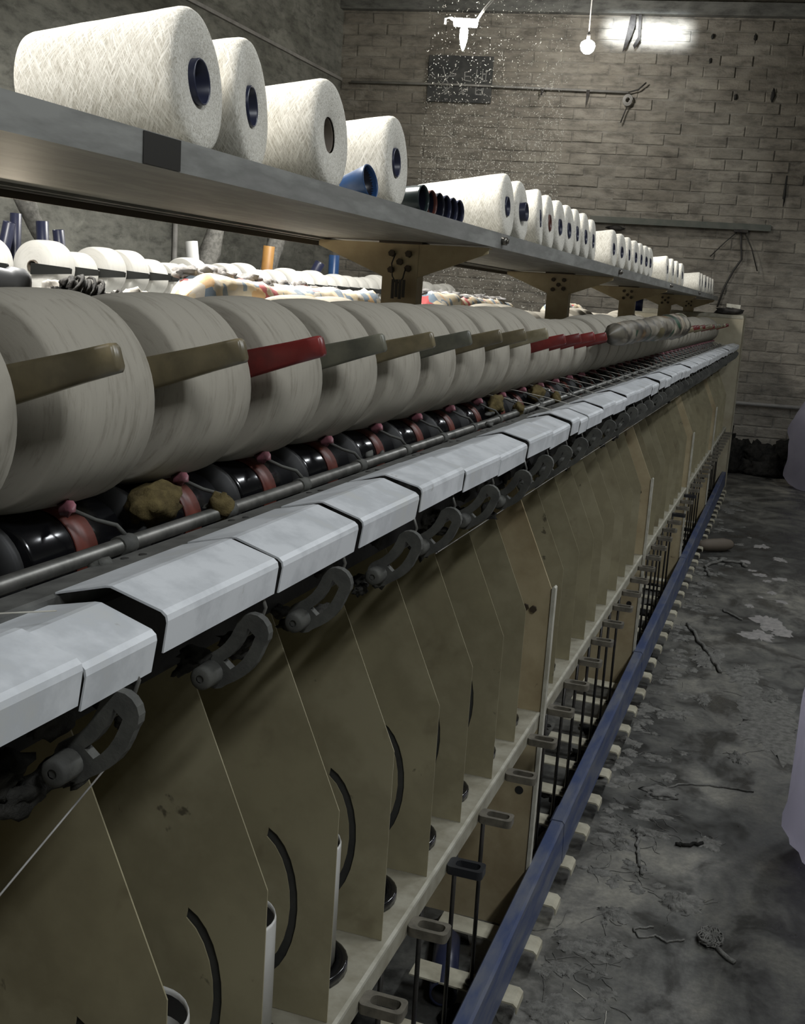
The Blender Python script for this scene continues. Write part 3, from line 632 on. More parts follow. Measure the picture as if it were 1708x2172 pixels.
for k in range(0, 44):
    y = 0.819 + G * k - 0.076
    if y > Y_END - 0.14: continue
    r = RP[k]; cx, cz = pkg_center(r)
    if k < 16: lab = '%s cream take-up package of the machine\'s front row, counted from the camera end' % ORD[k]
    elif k < 27: lab = '%s cream take-up package behind the stuffed plastic sleeve, counted from the camera side' % ORD[k - 16]
    else: lab = '%s small cream take-up package past the stuffed sleeve towards the end cabinet' % ORD[k - 27]
    package(cx, y, cz, r, 'yarn_package', lab, 'take-up packages on the front side of the machine')
for k in range(0, 44):
    y = 0.819 + G * k - 0.076
    if y > Y_END - 0.14 or k < 8 or k > 36: continue
    r = RP[(k * 5 + 3) % 40] if k > 9 else 0.112; cx, cz = pkg_center(r)
    package(-1.89 - cx, y, cz, r, 'yarn_package', '%s shaded package top behind the front row, counted from the nearest shelf post' % ORD[k - 8], 'take-up packages on the far side of the machine')

# ------------------------------------------------------------------ overhead shelf on posts
S = link('overhead_shelf', None, None, (-0.945, 2.72, 1.30)); S.empty_display_size = 0.2
tag(S, 'long grey metal shelf on beige posts above the twisting machine, loaded with yarn cones', 'shelf')
SO = -Vector(S.location)
def spart(name, data, loc=(0, 0, 0), parent=None):
    o = bpy.data.objects.new(name, data); COL.objects.link(o)
    if parent is None: o.parent = S; o.location = Vector(loc) + SO
    else: o.parent = parent; o.location = loc
    return o
ST, SB = 1.760, 1.723
PY = [0.695, 2.72, 4.72, 6.77, 8.79, 10.78]
ends = [0.2, 2.80, 4.78, 6.82, 8.86, 11.1]
for a, b in zip(ends[:-1], ends[1:]):
    prof = [(-0.713, SB), (-0.713, ST), (-0.718, ST + 0.001), (-0.725, ST - 0.004), (-1.165, ST - 0.004), (-1.172, ST), (-1.177, ST), (-1.177, SB - 0.006), (-1.165, SB - 0.006), (-1.165, SB - 0.003), (-1.150, SB - 0.003), (-1.150, SB + 0.002), (-0.720, SB + 0.002)]
    o = spart('shelf_tray', MB().prism(prof, a + 0.002, b - 0.002).mesh('shelf_tray', 'shelf_metal'))
    spart('back_rail', MB().box(-1.182, -1.178, a + 0.002, b - 0.002, SB - 0.018, ST).mesh('back_rail', 'rust_dark'), (0.0, 0, 0), o).location = (0, 0, 0)
spart('tape_patch', MB().box(-0.7125, -0.7118, 1.150, 1.232, SB + 0.001, ST - 0.001).mesh('tape_patch', 'black_tape'))
GUS = MB()
for sg in (1, -1):                                              # flared arms out to both shelf edges
    pr = [(sg * 0.045, 1.36 + 0.03), (sg * 0.045, SB - 0.004), (sg * (0.22 if sg > 0 else 0.225), SB - 0.004), (sg * (0.22 if sg > 0 else 0.225), SB - 0.016)]
    GUS.prism(pr if sg > 0 else pr[::-1], -0.004, 0.004)
    GUS.box(min(sg * .045, sg * .222), max(sg * .045, sg * .222), -0.004, 0.03, SB - 0.0045, SB - 0.001)
GUS = None
def arm_mesh(sg):
    b = MB(); e = 0.222 * sg; i = 0.044 * sg; zt = SB - 0.003; zb = 1.638
    b.prism([(i, zb), (i, zt), (e, zt), (e, zt - 0.014)], -0.003, 0.003)
    b.prism([(i, zt - 0.003), (i, zt), (e, zt), (e, zt - 0.003)], -0.003, 0.035)
    return b.mesh('bracket_arm', 'beige_frame')
AR, AL = arm_mesh(1), arm_mesh(-1)
POSTM = MB().box(-0.046, 0.046, -0.004, 0.0, 1.30, SB - 0.004).box(-0.046, -0.042, 0.0, 0.045, 1.30, SB - 0.004).box(0.042, 0.046, 0.0, 0.045, 1.30, SB - 0.004).mesh('post', 'beige_frame')
CAPM = MB().box(-0.056, 0.056, -0.012, 0.05, SB - 0.0035, SB + 0.001).mesh('post_cap', 'rust_dark')
BOLT2 = MB().cyl((0, 0, 0), (0, -0.010, 0), 0.0085, n=6).mesh('bolt', 'rust_dark')
for i, y in enumerate(PY):
    p = spart('post', POSTM, (-0.945, y, 0)); spart('bracket_arm', AR, (0, 0, 0), p); spart('bracket_arm', AL, (0, 0, 0), p); spart('post_cap', CAPM, (0, 0, 0), p)
    for (x, z) in ((-0.022, 1.695), (0.022, 1.695), (-0.022, 1.655), (0.022, 1.66), (0, 1.675)): spart('bolt', BOLT2, (x, -0.004, z), p)
for y in ends[1:-1]:
    spart('joint_bolt', MB().cyl((-0.713, y + 0.004, 1.742), (-0.700, y + 0.004, 1.742), 0.010, n=6).cyl((-0.7, y + .004, 1.742), (-0.696, y + .004, 1.742), 0.006, n=8).mesh('joint_bolt', 'steel_bolt'))
kb = MB().tube([(-0.955, 2.705, 1.695), (-0.962, 2.700, 1.67), (-0.958, 2.698, 1.64), (-0.945, 2.697, 1.62), (-0.93, 2.698, 1.635), (-0.925, 2.70, 1.66)], 0.0018, 6)
for i in range(4): kb.box(-0.957 + 0.010 * i, -0.950 + 0.010 * i, 2.693 - 0.002 * i, 2.696 - 0.002 * i, 1.585 + 0.004 * (i % 2), 1.632)
tag(obj('key_bunch', kb, 'wire_dark'), 'dark bunch of keys or washers wired to the nearest shelf post', 'keys')

# ------------------------------------------------------------------ cones on the shelf
def cone_mesh(rf, rb, L_, rh, seed, ragged=False):
    b = MB(); rg = random.Random(seed)
    pr = [(-L_, rh), (-L_ - 0.003, rb * 0.6), (-L_, rb - 0.008), (-L_ + 0.004, rb - 0.002), (-L_ + 0.010, rb)]
    for i in range(1, 9):
        t = i / 9; pr.append((-L_ + 0.010 + (L_ - 0.022) * t, rb + (rf - rb) * t + rg.uniform(-0.0006, 0.0006)))
    pr += [(-0.014, rf - 0.0004), (-0.007, rf - 0.0015), (-0.002, rf - 0.005), (0.0005, rf - 0.011), (0.001, rf * 0.75), (-0.001, rf * 0.55), (-0.003, rh + 0.006), (-0.006, rh)]
    b.lathe(pr, 'X', 64, True, 0.004 if not ragged else 0.008, seed)
    return b.mesh('yarn_cone', 'yarn_cone')
def conetube(rh, L_, col, lip):
    b = MB(); b.lathe([(-L_ - 0.012, rh * 0.72), (lip, rh), (lip + 0.0015, rh - 0.0012), (lip, rh - 0.0028), (-L_ - 0.012, rh * 0.72 - 0.0028), (-L_ - 0.012, rh * 0.72)], 'X', 36)
    return b.mesh('cone_tube', col)
DISC = {}
def yarn_cone(face, label, rf=0.0815, rb=0.068, L_=0.24, rh=0.021, yaw=0.0, col='tube_navy', seed=1, ragged=False, group='yarn cones lying on the overhead shelf', lip=-0.002):
    o = link('yarn_cone', cone_mesh(rf, rb, L_, rh, seed, ragged))
    tilt = math.atan((rf - rb) / (L_ - 0.02))
    # lies on its side: big end towards the aisle
    o.rotation_mode = 'XYZ'; o.rotation_euler = (0, -tilt, yaw)
    o.location = (face[0], face[1], ST - 0.004 + rf * math.cos(tilt) + 0.001)
    tag(o, label, 'yarn cone', group)
    link('cone_tube', conetube(rh, L_, col, lip), o)
    key = round(rh, 4)
    if key not in DISC: DISC[key] = MB().lathe([(-0.09, 0.0005), (-0.09, rh * 0.86)], 'X', 24).mesh('tube_shade', 'hollow_shade')  # black disc added inside, painting the deep shade of the tube
    link('tube_shade', DISC[key], o)
    return o
yarn_cone((-0.752, 1.345), 'largest white yarn cone at the upper left, nearest on the shelf, navy tube end showing', rf=0.0895, rb=0.072, L_=0.222, rh=0.0285, lip=0.002, seed=11, yaw=R(8))
yarn_cone((-0.775, 1.543), 'leaning white yarn cone with slack outer threads pressed against the nearest cone', rf=0.0925, rb=0.080, L_=0.20, rh=0.0285, seed=12, yaw=R(12), ragged=True)
yarn_cone((-0.752, 1.785), 'white yarn cone with torn ragged tube hole, third from the left', rf=0.0885, rb=0.073, L_=0.235, rh=0.0285, seed=13, yaw=R(4), ragged=True, col='tube_core', lip=-0.01)
yarn_cone((-0.752, 2.110), 'white yarn cone just behind the lying blue tube', rf=0.0855, rb=0.071, L_=0.23, rh=0.0270, seed=14, yaw=R(5))
ys5 = [2.997, 3.160, 3.375, 3.545, 3.710, 3.865, 4.015, 4.185, 4.345]
for i, y in enumerate(ys5):
    lab = ['long-bodied yarn cone next to the six empty tube ends, first of the middle group',
           'second yarn cone of the middle shelf group, its tube rim standing out', 'third yarn cone of the middle shelf group, turned further outward',
           'fourth yarn cone of the middle shelf group, rust-brown tube', 'fifth yarn cone of the middle shelf group', 'sixth yarn cone of the middle shelf group',
           'seventh yarn cone of the middle shelf group', 'eighth yarn cone of the middle shelf group', 'ninth and last yarn cone of the middle shelf group'][i]
    yarn_cone((-0.752 + (0.006 if i == 2 else 0), y, 0), lab, rf=0.0845 if i < 8 else 0.080, rb=0.066, L_=0.25 if i == 0 else 0.22, rh=0.0255, seed=20 + i, yaw=R(rnd.uniform(-1, 5) if i != 2 else 8), col='tube_rust' if i == 3 else 'tube_navy', lip=0.012 if i == 1 else -0.001)
for gi, (ys, nm, rr_) in enumerate((([4.865, 5.10, 5.33, 5.56, 5.76, 5.96, 6.13], 'beyond the middle group, before the third shelf joint', 0.080), ([6.96, 7.28, 7.57, 7.90], 'in the bright short group near the far end', 0.080), ([9.35, 9.6, 9.95, 10.3, 10.6, 10.9], 'in the dull last group at the far shelf end', 0.078))):
    for i, y in enumerate(ys):
        yarn_cone((-0.752, y), '%s yarn cone %s' % (ORD[i], nm), rf=rr_, rb=0.065, L_=0.22, rh=0.0245, seed=40 + gi * 10 + i, yaw=R(rnd.uniform(-4, 3)))
# loose tubes (cups) lying on the shelf, open end to the aisle
def loose_tube(face, r, L_, col, label, yaw=0.0, cat='tube', group='empty tubes lying on the overhead shelf', rbk=0.62):
    b = MB(); b.lathe([(-L_, 0.004), (-L_, r * rbk), (-0.002, r - 0.0006), (0, r), (0.001, r - 0.001), (0, r - 0.0025), (-0.004, r - 0.003), (-L_ + 0.004, r * rbk - 0.003), (-L_ + 0.004, 0.004)], 'X', 40)
    o = obj('loose_tube', b, col); t = math.atan(r * (1 - rbk) / L_); o.rotation_euler = (0, -t, yaw)
    o.location = (face[0], face[1], ST - 0.004 + r * math.cos(t) + 0.001); tag(o, label, cat, group)
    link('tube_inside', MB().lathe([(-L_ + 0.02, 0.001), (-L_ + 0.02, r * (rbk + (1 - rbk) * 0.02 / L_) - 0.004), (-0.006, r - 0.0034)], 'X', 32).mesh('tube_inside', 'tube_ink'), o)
    return o
loose_tube((-0.732, 1.918), 0.0305, 0.052, 'tube_blue', 'short bright blue tube lying alone between two white cones', R(-4))
for i, (y, col, lab) in enumerate(((2.215, 'tube_green', 'dark green empty tube end, leftmost of the six in a row'), (2.272, 'tube_rust', 'rust-brown empty tube end beside the dark green one'), (2.325, 'tube_ink', 'black empty tube end with a pale lint scrap, third of the six'), (2.375, 'tube_navy', 'fourth of the six empty dark tube ends'), (2.425, 'tube_navy', 'fifth of the six empty dark tube ends'), (2.475, 'tube_navy', 'rightmost of the six empty tube ends, touching the long yarn cone'))):
    loose_tube((-0.730, y), 0.0262 if i else 0.0285, 0.15, col, lab, R(-5), rbk=0.7)

# ------------------------------------------------------------------ second machine beyond the left aisle
M2 = link('twisting_machine', None, None, (-3.75, 6.6, 0)); M2.empty_display_size = 0.3
tag(M2, 'second twisting machine beyond the left aisle carrying bright white packages on black arms', 'machine')
def part2(name, data, loc=(0, 0, 0), rot=(0, 0, 0)):
    o = bpy.data.objects.new(name, data); COL.objects.link(o); o.parent = M2; o.location = Vector(loc) - Vector(M2.location); o.rotation_euler = rot; return o
part2('body', MB().box(-4.10, -3.42, 3.4, 11.5, 0.0, 1.42).mesh('body', 'beige_paint'))
part2('deck', MB().box(-4.15, -3.36, 3.4, 11.5, 1.42, 1.45).mesh('deck', 'bar_grey'))
part2('front_cover', MB().box(-3.36, -3.22, 3.4, 11.5, 1.36, 1.40).mesh('front_cover', 'cover_white'))
H2 = MB()
H2.prism([(0, -0.028), (0.002, 0.026), (0.215, 0.013), (0.221, 0.008), (0.219, -0.014)], -0.006, 0.006)
H2M = H2.mesh('cradle_handle', 'handle_black')
part2('drive_shaft', MB().cyl((-3.40, 3.4, 1.462), (-3.40, 11.5, 1.462), 0.018, n=12).mesh('drive_shaft', 'drum_black'))
m2r = [0.125, 0.104, 0.122, 0.121, 0.103, 0.098, 0.118, 0.104, 0.112, 0.118, 0.102, 0.106, 0.116, 0.110, 0.117, 0.104, 0.112, 0.110, 0.108, 0.112]
for k in [-2] + list(range(0, 30)):
    y = 4.645 + G * k; r = m2r[k % 20] if k >= 0 else 0.12
    if y > 11.2: continue
    lab = ('nearest white package on the second machine, its flat end facing the camera' if k == 0 else '%s bright white package of the second machine, counted from the left' % ORD[k] if 0 < k else 'white package on the second machine cut by the left picture edge')
    package(-3.405, y, 1.485 + r, r, 'yarn_package_lit', lab, 'packages on the second machine')
    part2('cradle_handle', H2M, (-3.405, y - 0.095, 1.600), (0, 0, 0))
# tubes standing up behind the packages, conduits and lint-wrapped hoses
def stand_tube(px, py, pz, r, h, col, label, rot=(0, 0, 0), name='standing_tube'):
    b = MB().lathe([(0, r * 0.95), (h, r), (h + 0.001, r - 0.0015), (h, r - 0.003), (0.01, r * 0.9), (0.008, 0.002)], 'Z', 24)
    o = obj(name, b, col, None, (px, py, pz), rot); tag(o, label, 'tube', 'tubes standing on the second machine'); return o

# ------------------------------------------------------------------ sacks, hank, cloth on the far side of the machine
def sack(name, p0, p1, r0, r1, mat, seed, label, cat, n=40, rad=20, lump=0.25, sag=0.0):
    b = MB(); p0, p1 = Vector(p0), Vector(p1); c = (p0 + p1) / 2; d = (p1 - p0); L_ = d.length; d.normalize(); u = Vector((0, 0, 1)); u = (u - d * u.dot(d)).normalized(); s_ = d.cross(u); vs = []
    for i in range(n + 1):
        t = i / n; e = min(1, (math.sin(math.pi * min(max(t, 0.0), 1.0)) * 7) ** 0.5); r = (r0 + (r1 - r0) * t) * max(e, 0.03)
        p = p0 - c + d * L_ * t - Vector((0, 0, sag * math.sin(math.pi * t)))
        for k in range(rad):
            a = 2 * math.pi * k / rad; q = r * (1 + lump * 2 * (vnoise(t * L_ / r0 * 0.45 + 5, math.cos(a) * 1.3 + 5, math.sin(a) * 1.3 + 5, seed) - 0.5) + lump * 0.8 * (vnoise(t * L_ / r0 * 1.6 + 5, math.cos(a) * 3 + 5, math.sin(a) * 3 + 5, seed + 3) - 0.5))
            vs.append(p + (s_ * math.cos(a) + u * math.sin(a)) * q)
    b.add(vs, [(i * rad + k, i * rad + (k + 1) % rad, (i + 1) * rad + (k + 1) % rad, (i + 1) * rad + k) for i in range(n) for k in range(rad)], True)
    o = obj(name, b, mat, None, c); tag(o, label, cat); return o
s1 = sack('patchwork_sack', (-1.32, 2.30, 1.550), (-1.32, 3.55, 1.545), 0.066, 0.050, 'patch_sack', 3, 'long patchwork-print sack of waste covered with grey lint, nearer one behind the front packages', 'sack')
def lint_cover(parent, pts, mat, seed):
    b = MB()
    for i, (p, s_) in enumerate(pts): blob(b, Vector(p) - Vector(parent.location), s_, seed + i, 3, 0.5, 2.6)
    return obj('lint_cover', b, mat, parent)
rg = random.Random(5)
lint_cover(s1, [((-1.355 + rg.uniform(-0.015, 0.015), 2.39 + 0.072 * i, 1.610 - 0.0022 * i + rg.uniform(-0.006, 0.006)), (0.028, 0.045, 0.017)) for i in range(16)], 'lint_pale', 200)
s2 = sack('patchwork_sack', (-1.40, 4.35, 1.545), (-1.40, 5.75, 1.545), 0.065, 0.05, 'patch_sack', 8, 'farther patchwork-print sack under white lint, right of the nearest shelf post', 'sack')
lint_cover(s2, [((-1.425 + rg.uniform(-0.02, 0.02), 4.45 + 0.11 * i, 1.60 + rg.uniform(-0.008, 0.008)), (0.034, 0.07, 0.014)) for i in range(11)], 'lint_pale', 300)
sack('striped_sack', (-1.45, 7.05, 1.55), (-1.45, 8.0, 1.55), 0.07, 0.05, 'patch_sack', 15, 'pink and cream sack seen between second and third shelf posts', 'sack')
# dark hank of yarn and a white cloth heap behind the second package
hb = MB(); hc = Vector((-1.15, 1.712, 1.562))
for i in range(64):
    ph = rnd.uniform(0, 6.28); tw = rnd.uniform(2.0, 3.4); rr_ = rnd.uniform(0.012, 0.040); pts = []
    for j in range(15):
        t = j / 14; a = ph + tw * t * 2; env = math.sin(math.pi * (0.1 + 0.8 * t)) ** 0.5
        pts.append((rr_ * env * math.cos(a), -0.095 + 0.19 * t, rr_ * env * math.sin(a) * 0.9 - 0.03 * t * t))
    hb.tube(pts, rnd.uniform(0.0025, 0.004), 6)
tag(obj('yarn_hank', hb, 'hank_dark', None, hc), 'twisted dark grey yarn hank lying behind the second package', 'yarn hank')
cb_ = MB(); blob(cb_, (0, 0, 0), (0.045, 0.065, 0.030), 77, 4, 0.45, 2.5)
tag(obj('cloth_heap', cb_, 'cloth_white', None, (-1.30, 2.045, 1.535)), 'crumpled white cloth beside the dark yarn hank', 'cloth')
cb_ = MB(); blob(cb_, (0, 0, 0), (0.035, 0.030, 0.026), 78, 4, 0.45, 2.5)
tag(obj('cloth_heap', cb_, 'cloth_white', None, (-1.22, 1.690, 1.552)), 'small cream cloth scrap at the left end of the dark yarn hank', 'cloth')
# low lamp and its grey housing at the left picture edge
lp = link('work_lamp', None, None, (-1.75, 2.10, 1.48)); tag(lp, 'glowing low work lamp with dark grey housing at the left picture edge', 'lamp')
blb = MB().lathe([(-0.012, 0.002), (-0.012, 0.013), (0.0, 0.018), (0.05, 0.018), (0.06, 0.012), (0.062, 0.002)], 'Y', 18)
obj('bulb', blb, 'low_lamp_glow', lp, (0.0, 0.130, 0.066))
obj('housing', MB().lathe([(-0.22, 0.002), (-0.22, 0.022), (-0.03, 0.024), (-0.025, 0.030), (0.0, 0.031), (0.008, 0.026), (0.008, 0.002)], 'Y', 24), 'dark_plastic', lp, (0.36, -0.275, 0.088), (R(-8), 0, R(-20)))
obj('stand', MB().cyl((0, 0, -1.444), (0, 0, 0.068), 0.010).lathe([(-1.444, 0.002), (-1.444, 0.12), (-1.43, 0.12), (-1.425, 0.002)], 'Z', 20), 'dark_rod', lp, (0.0, 0.15, -0.036))

# stuffed plastic sleeve lying along the handles of the front row
sack('stuffed_sleeve', (-0.566, 3.72, 1.510), (-0.566, 6.15, 1.530), 0.034, 0.062, 'stuffed_sleeve', 21, 'clear plastic sleeve stuffed with waste lying along the front cradle handles', 'sleeve', n=90, rad=18, lump=0.16)

# ------------------------------------------------------------------ things on and by the end cabinet
t_ = obj('switch_box', MB().box(-0.06, 0.06, -0.05, 0.05, 0, 0.035), 'pale_trim', None, (-0.56, 10.86, 1.66), (0, R(4), R(10))); tag(t_, 'small pale box lying on a dark rag on the end cabinet', 'box')
bb_ = MB(); blob(bb_, (0, 0, 0.03), (0.12, 0.09, 0.035), 31, 3, 0.3, 2, floor=0.0)
tag(obj('dark_rag', bb_, 'rag_dark', None, (-0.58, 10.86, 1.60)), 'crumpled black rag on top of the end cabinet', 'rag')
mg = link('drink_can', MB().lathe([(0, 0.002), (0, 0.045), (0.09, 0.045), (0.09, 0.002)], 'Z', 20).mesh('drink_can', 'can_blue'), None, (-1.02, 7.75, 1.585)); tag(mg, 'blue and red can between the third and fourth shelf posts', 'can')
link('can_top', MB().lathe([(0.0901, 0.002), (0.0901, 0.045), (0.14, 0.044), (0.14, 0.002)], 'Z', 20).mesh('can_top', 'can_red'), mg)

# ------------------------------------------------------------------ end wall fittings
def wobj(name, mb, mat, u, z, d=0.0): return obj(name, mb, mat, None, on_wall(u, z, d), (0, 0, WA))
# dark board with chalked characters
bw0, bw1 = u_of_x(-4.04), u_of_x(-3.34)
board = link('chalk_board', None, None, on_wall((bw0 + bw1) / 2, 3.865, 0.0), (0, 0, WA)); tag(board, 'dark board with chalked characters high on the end wall', 'board')
obj('board_panel', MB().box(-0.345, 0.345, -0.03, -0.004, -0.235, 0.235), 'blackboard', board)
def strokes(lines, name):
    b = MB()
    for ln in lines:
        for (x0, y0), (x1, y1) in zip(ln[:-1], ln[1:]):
            d = Vector((x1 - x0, y1 - y0)); n = Vector((-d.y, d.x)).normalized() * 0.005
            b.prism([(x0 + n.x, y0 + n.y), (x1 + n.x, y1 + n.y), (x1 - n.x, y1 - n.y), (x0 - n.x, y0 - n.y)], -0.0325, -0.0300, 'Y')
    return obj(name, b, 'chalk', board)
strokes([[(-0.19, 0.12), (-0.15, 0.0), (-0.10, -0.08)], [(-0.06, 0.10), (-0.14, 0.0), (-0.20, -0.06)], [(-0.22, 0.02), (-0.06, 0.03)]], 'chalk_character')
strokes([[(0.11, 0.08), (0.05, 0.07), (0.05, -0.01), (0.12, -0.02)], [(0.05, 0.03), (0.10, 0.03)]], 'chalk_character')
strokes([[(0.18, 0.10), (0.17, -0.02)]], 'chalk_character')
strokes([[(0.24, 0.09), (0.24, -0.02)], [(0.28, 0.10), (0.275, -0.02)], [(0.24, 0.05), (0.28, 0.06)]], 'chalk_character')
strokes([[(-0.18, -0.06), (-0.10, -0.16)], [(-0.08, -0.07), (-0.18, -0.15)], [(-0.13, -0.04), (-0.13, -0.15)]], 'chalk_character')
strokes([[(0.02, -0.08), (0.04, -0.14), (0.08, -0.10), (0.10, -0.06)], [(0.00, -0.14), (0.07, -0.15)]], 'chalk_character')
strokes([[(0.18, -0.06), (0.18, -0.15), (0.25, -0.15), (0.26, -0.08)], [(0.20, -0.10), (0.25, -0.11)]], 'chalk_character')
# conduit with hanging strips and a coil
pu1 = u_of_x(-1.93)
cd = link('wall_conduit', None, None, on_wall(-4.6, 3.80, 0.05), (0, 0, WA)); tag(cd, 'long thin conduit across the end wall ending in a coil of wire', 'conduit')
Lc = pu1 + 4.6
obj('pipe', MB().tube([(0, 0, 0), (Lc * 0.4, 0, 0.004), (Lc, 0, -0.02)], 0.013, 8), 'conduit', cd)
for f_, h in ((0.70, 0.09), (0.86, 0.15)): obj('hanging_strip', MB().prism([(-0.015, 0), (0.02, 0), (0.012, -h * 0.5), (-0.012, -h)], -0.006, 0.0), 'rag_dark', cd, (Lc * f_, -0.014, -0.012))
obj('wire_coil', MB().tube([(0.05 * math.cos(R(a)) * (1 - a / 1900), -0.01 - a * 0.00001, -0.10 + 0.06 * math.sin(R(a)) * (1 - a / 1900)) for a in range(0, 1081, 20)], 0.008, 6), 'conduit', cd, (Lc, 0, 0))
obj('wire_tail', MB().tube([(0, 0, -0.16), (-0.02, 0, -0.22), (-0.05, 0, -0.32)], 0.007, 6), 'wire_dark', cd, (Lc, 0, 0))
obj('coil_bracket', MB().tube([(0, 0, 0), (0.10, -0.01, 0.03), (0.17, -0.01, 0.10)], 0.008, 6), 'wire_dark', cd, (Lc, 0, -0.02))
# rags hanging at the bright patch
rgm = MB().prism([(0, 0), (0.05, 0.0), (0.055, -0.10), (0.03, -0.20), (-0.02, -0.33), (-0.05, -0.36), (-0.03, -0.22)], -0.02, 0).prism([(0.08, 0.0), (0.11, 0.0), (0.115, -0.17), (0.12, -0.24), (0.07, -0.33), (0.05, -0.30), (0.09, -0.22)], -0.03, -0.012)
tag(wobj('torn_rag', rgm, 'rag_dark', u_of_x(-1.98), 4.53, 0.06), 'two torn dark rag strips hanging in the bright patch of daylight', 'rag')
# green channel track with wires fanning out
tu0, tu1 = u_of_x(-2.2), u_of_x(-0.37)
tr = link('cable_track', None, None, on_wall(tu0, 2.50, 0.03), (0, 0, WA)); tag(tr, 'dark green cable channel fixed low on the end wall with wires hanging', 'cable track')
obj('channel', MB().box(0, tu1 - tu0, -0.03, 0.03, -0.03, 0.03).box(0, tu1 - tu0, -0.045, -0.03, -0.035, -0.015), 'track_green', tr)
mu = u_of_x(-0.66) - tu0
obj('junction', MB().box(mu - 0.07, mu + 0.07, -0.05, 0.0, -0.06, -0.03), 'rag_dark', tr)
obj('wire', MB().tube([(mu, -0.02, -0.05), (mu + 0.02, -0.02, -0.20), (mu + 0.04, -0.02, -0.33), (mu - 0.03, -0.02, -0.45), (mu - 0.10, -0.03, -0.62), (mu - 0.15, -0.03, -0.83)], 0.011, 6), 'wire_dark', tr)
obj('wire', MB().tube([(mu - 0.03, -0.02, -0.05), (mu - 0.15, -0.02, -0.17), (mu - 0.28, -0.02, -0.32)], 0.006, 6), 'wire_dark', tr)
obj('wire', MB().tube([(mu + 0.03, -0.02, -0.05), (mu + 0.13, -0.02, -0.22), (mu + 0.21, -0.02, -0.44)], 0.006, 6), 'wire_dark', tr)
tg = MB(); blob(tg, (0, 0, 0), (0.09, 0.02, 0.025), 4, 2, 0.4)
tag(wobj('wall_scrap', tg, 'rag_dark', u_of_x(-1.92), 2.42, 0.03), 'dark scrap stuck on the wall under the green channel', 'scrap')
# holes and chips in the brickwork
for i, (X_, z_, sx, sz) in enumerate(((-1.15, 4.35, 0.014, 0.026), (-0.74, 4.35, 0.016, 0.03), (-1.15, 4.116, 0.013, 0.03), (-0.503, 3.80, 0.02, 0.06), (-0.864, 3.776, 0.015, 0.03), (-0.275, 2.88, 0.012, 0.14))):
    hb_ = MB(); blob(hb_, (0, 0, 0), (sx, 0.006, sz), 60 + i, 2, 0.35)
    tag(wobj('wall_chip', hb_, 'grimy_black', u_of_x(X_), z_, 0.008), ['dark chip right of the bright patch, upper left of three', 'dark chip right of the bright patch, upper right of three', 'dark chip below the two chips right of the bright patch', 'tall dark chip near the right picture edge', 'dark chip left of the tall chip near right edge', 'thin vertical dark crack low at the right picture edge'][i], 'wall chip')
# lamps
def hang_bulb(p, label):
    o = link('light_bulb', None, None, p); tag(o, label, 'lamp')
    obj('bulb', MB().lathe([(-0.072, 0.002), (-0.066, 0.03), (-0.04, 0.058), (0.0, 0.070), (0.03, 0.062), (0.05, 0.035), (0.055, 0.014)], 'Z', 20), 'lamp_glow', o)
    obj('socket', MB().lathe([(0.055, 0.002), (0.055, 0.017), (0.11, 0.017), (0.12, 0.006), (0.12, 0.002)], 'Z', 16), 'rag_dark', o)
    obj('cord', MB().cyl((0, 0, 0.12), (0.0, 0, CEIL - p[2]), 0.006, n=6), 'conduit', o); return o
hang_bulb((-2.17, 11.2, 3.99), 'bare glowing light bulb hanging on a cord before the end wall')
cf = link('compact_lamp', None, None, (-3.02, 10.0, 3.86)); tag(cf, 'glowing compact lamp hung askew from a wire, left of the bare bulb', 'lamp')
obj('lamp_body', MB().lathe([(-0.10, 0.002), (-0.10, 0.035), (0.10, 0.035), (0.10, 0.002)], 'X', 18), 'cfl_glow', cf, (0.0, 0, 0.07), (0, R(4), 0))
obj('lamp_tube', MB().lathe([(-0.20, 0.004), (-0.17, 0.018), (-0.10, 0.034), (-0.03, 0.036), (0, 0.02)], 'Z', 16), 'cfl_glow', cf, (-0.01, 0, 0.04))
obj('lamp_hook', MB().tube([(-0.10, 0, 0.09), (-0.15, 0, 0.12), (-0.19, 0, 0.11), (-0.19, 0, 0.06)], 0.014, 8), 'tube_white', cf)
obj('lamp_wire', MB().tube([(0.10, 0, 0.09), (0.16, 0, 0.18), (0.24, 0, 0.27), (0.5, 0, 0.62), (0.8, 0, 1.54)], 0.012, 8), 'tube_white', cf)
# drifting lint before the end wall
fl = MB(); rg = random.Random(99)
for i in range(6000):
    y = rg.uniform(9.4, 11.4); px = rg.random(); X_ = (-3.36 + 1.28 * px) * y / 10.0; z = rg.uniform(0.9, 4.75) if rg.random() < 0.45 else rg.gauss(2.6, 0.6)
    if z < 1.6 and rg.random() < 0.3: continue
    l = rg.uniform(0.003, 0.009) * (2.0 if rg.random() < 0.12 else 1); t = rg.uniform(0.0014, 0.0032); a = rg.uniform(0, 6.28); b2 = rg.uniform(-1, 1)
    d = Vector((math.cos(a) * l, b2 * l * 0.5, math.sin(a) * l)); n = Vector((-math.sin(a) * t, 0, math.cos(a) * t)); p = Vector((X_, y, z)); q = Vector((0, t, 0))
    fl.add([p - d, p + n, p + d, p - n, p + q, p - q], [(0, 1, 4), (1, 2, 4), (2, 3, 4), (3, 0, 4), (1, 0, 5), (2, 1, 5), (3, 2, 5), (0, 3, 5)])
fo = obj('drifting_lint', fl, 'fleck_white'); fo['kind'] = 'stuff'; tag(fo, 'cloud of glittering lint flecks drifting before the end wall', 'lint')
# conduits and pipes on the left wall
for (y, lab) in ((8.55, 'thin vertical conduit on the left wall behind the second machine, left of two'), (10.37, 'thin vertical conduit on the left wall behind the orange tube')):
    tag(obj('wall_pipe', MB().cyl((-4.975, y, 0), (-4.975, y, 2.45), 0.022), 'conduit'), lab, 'pipe')

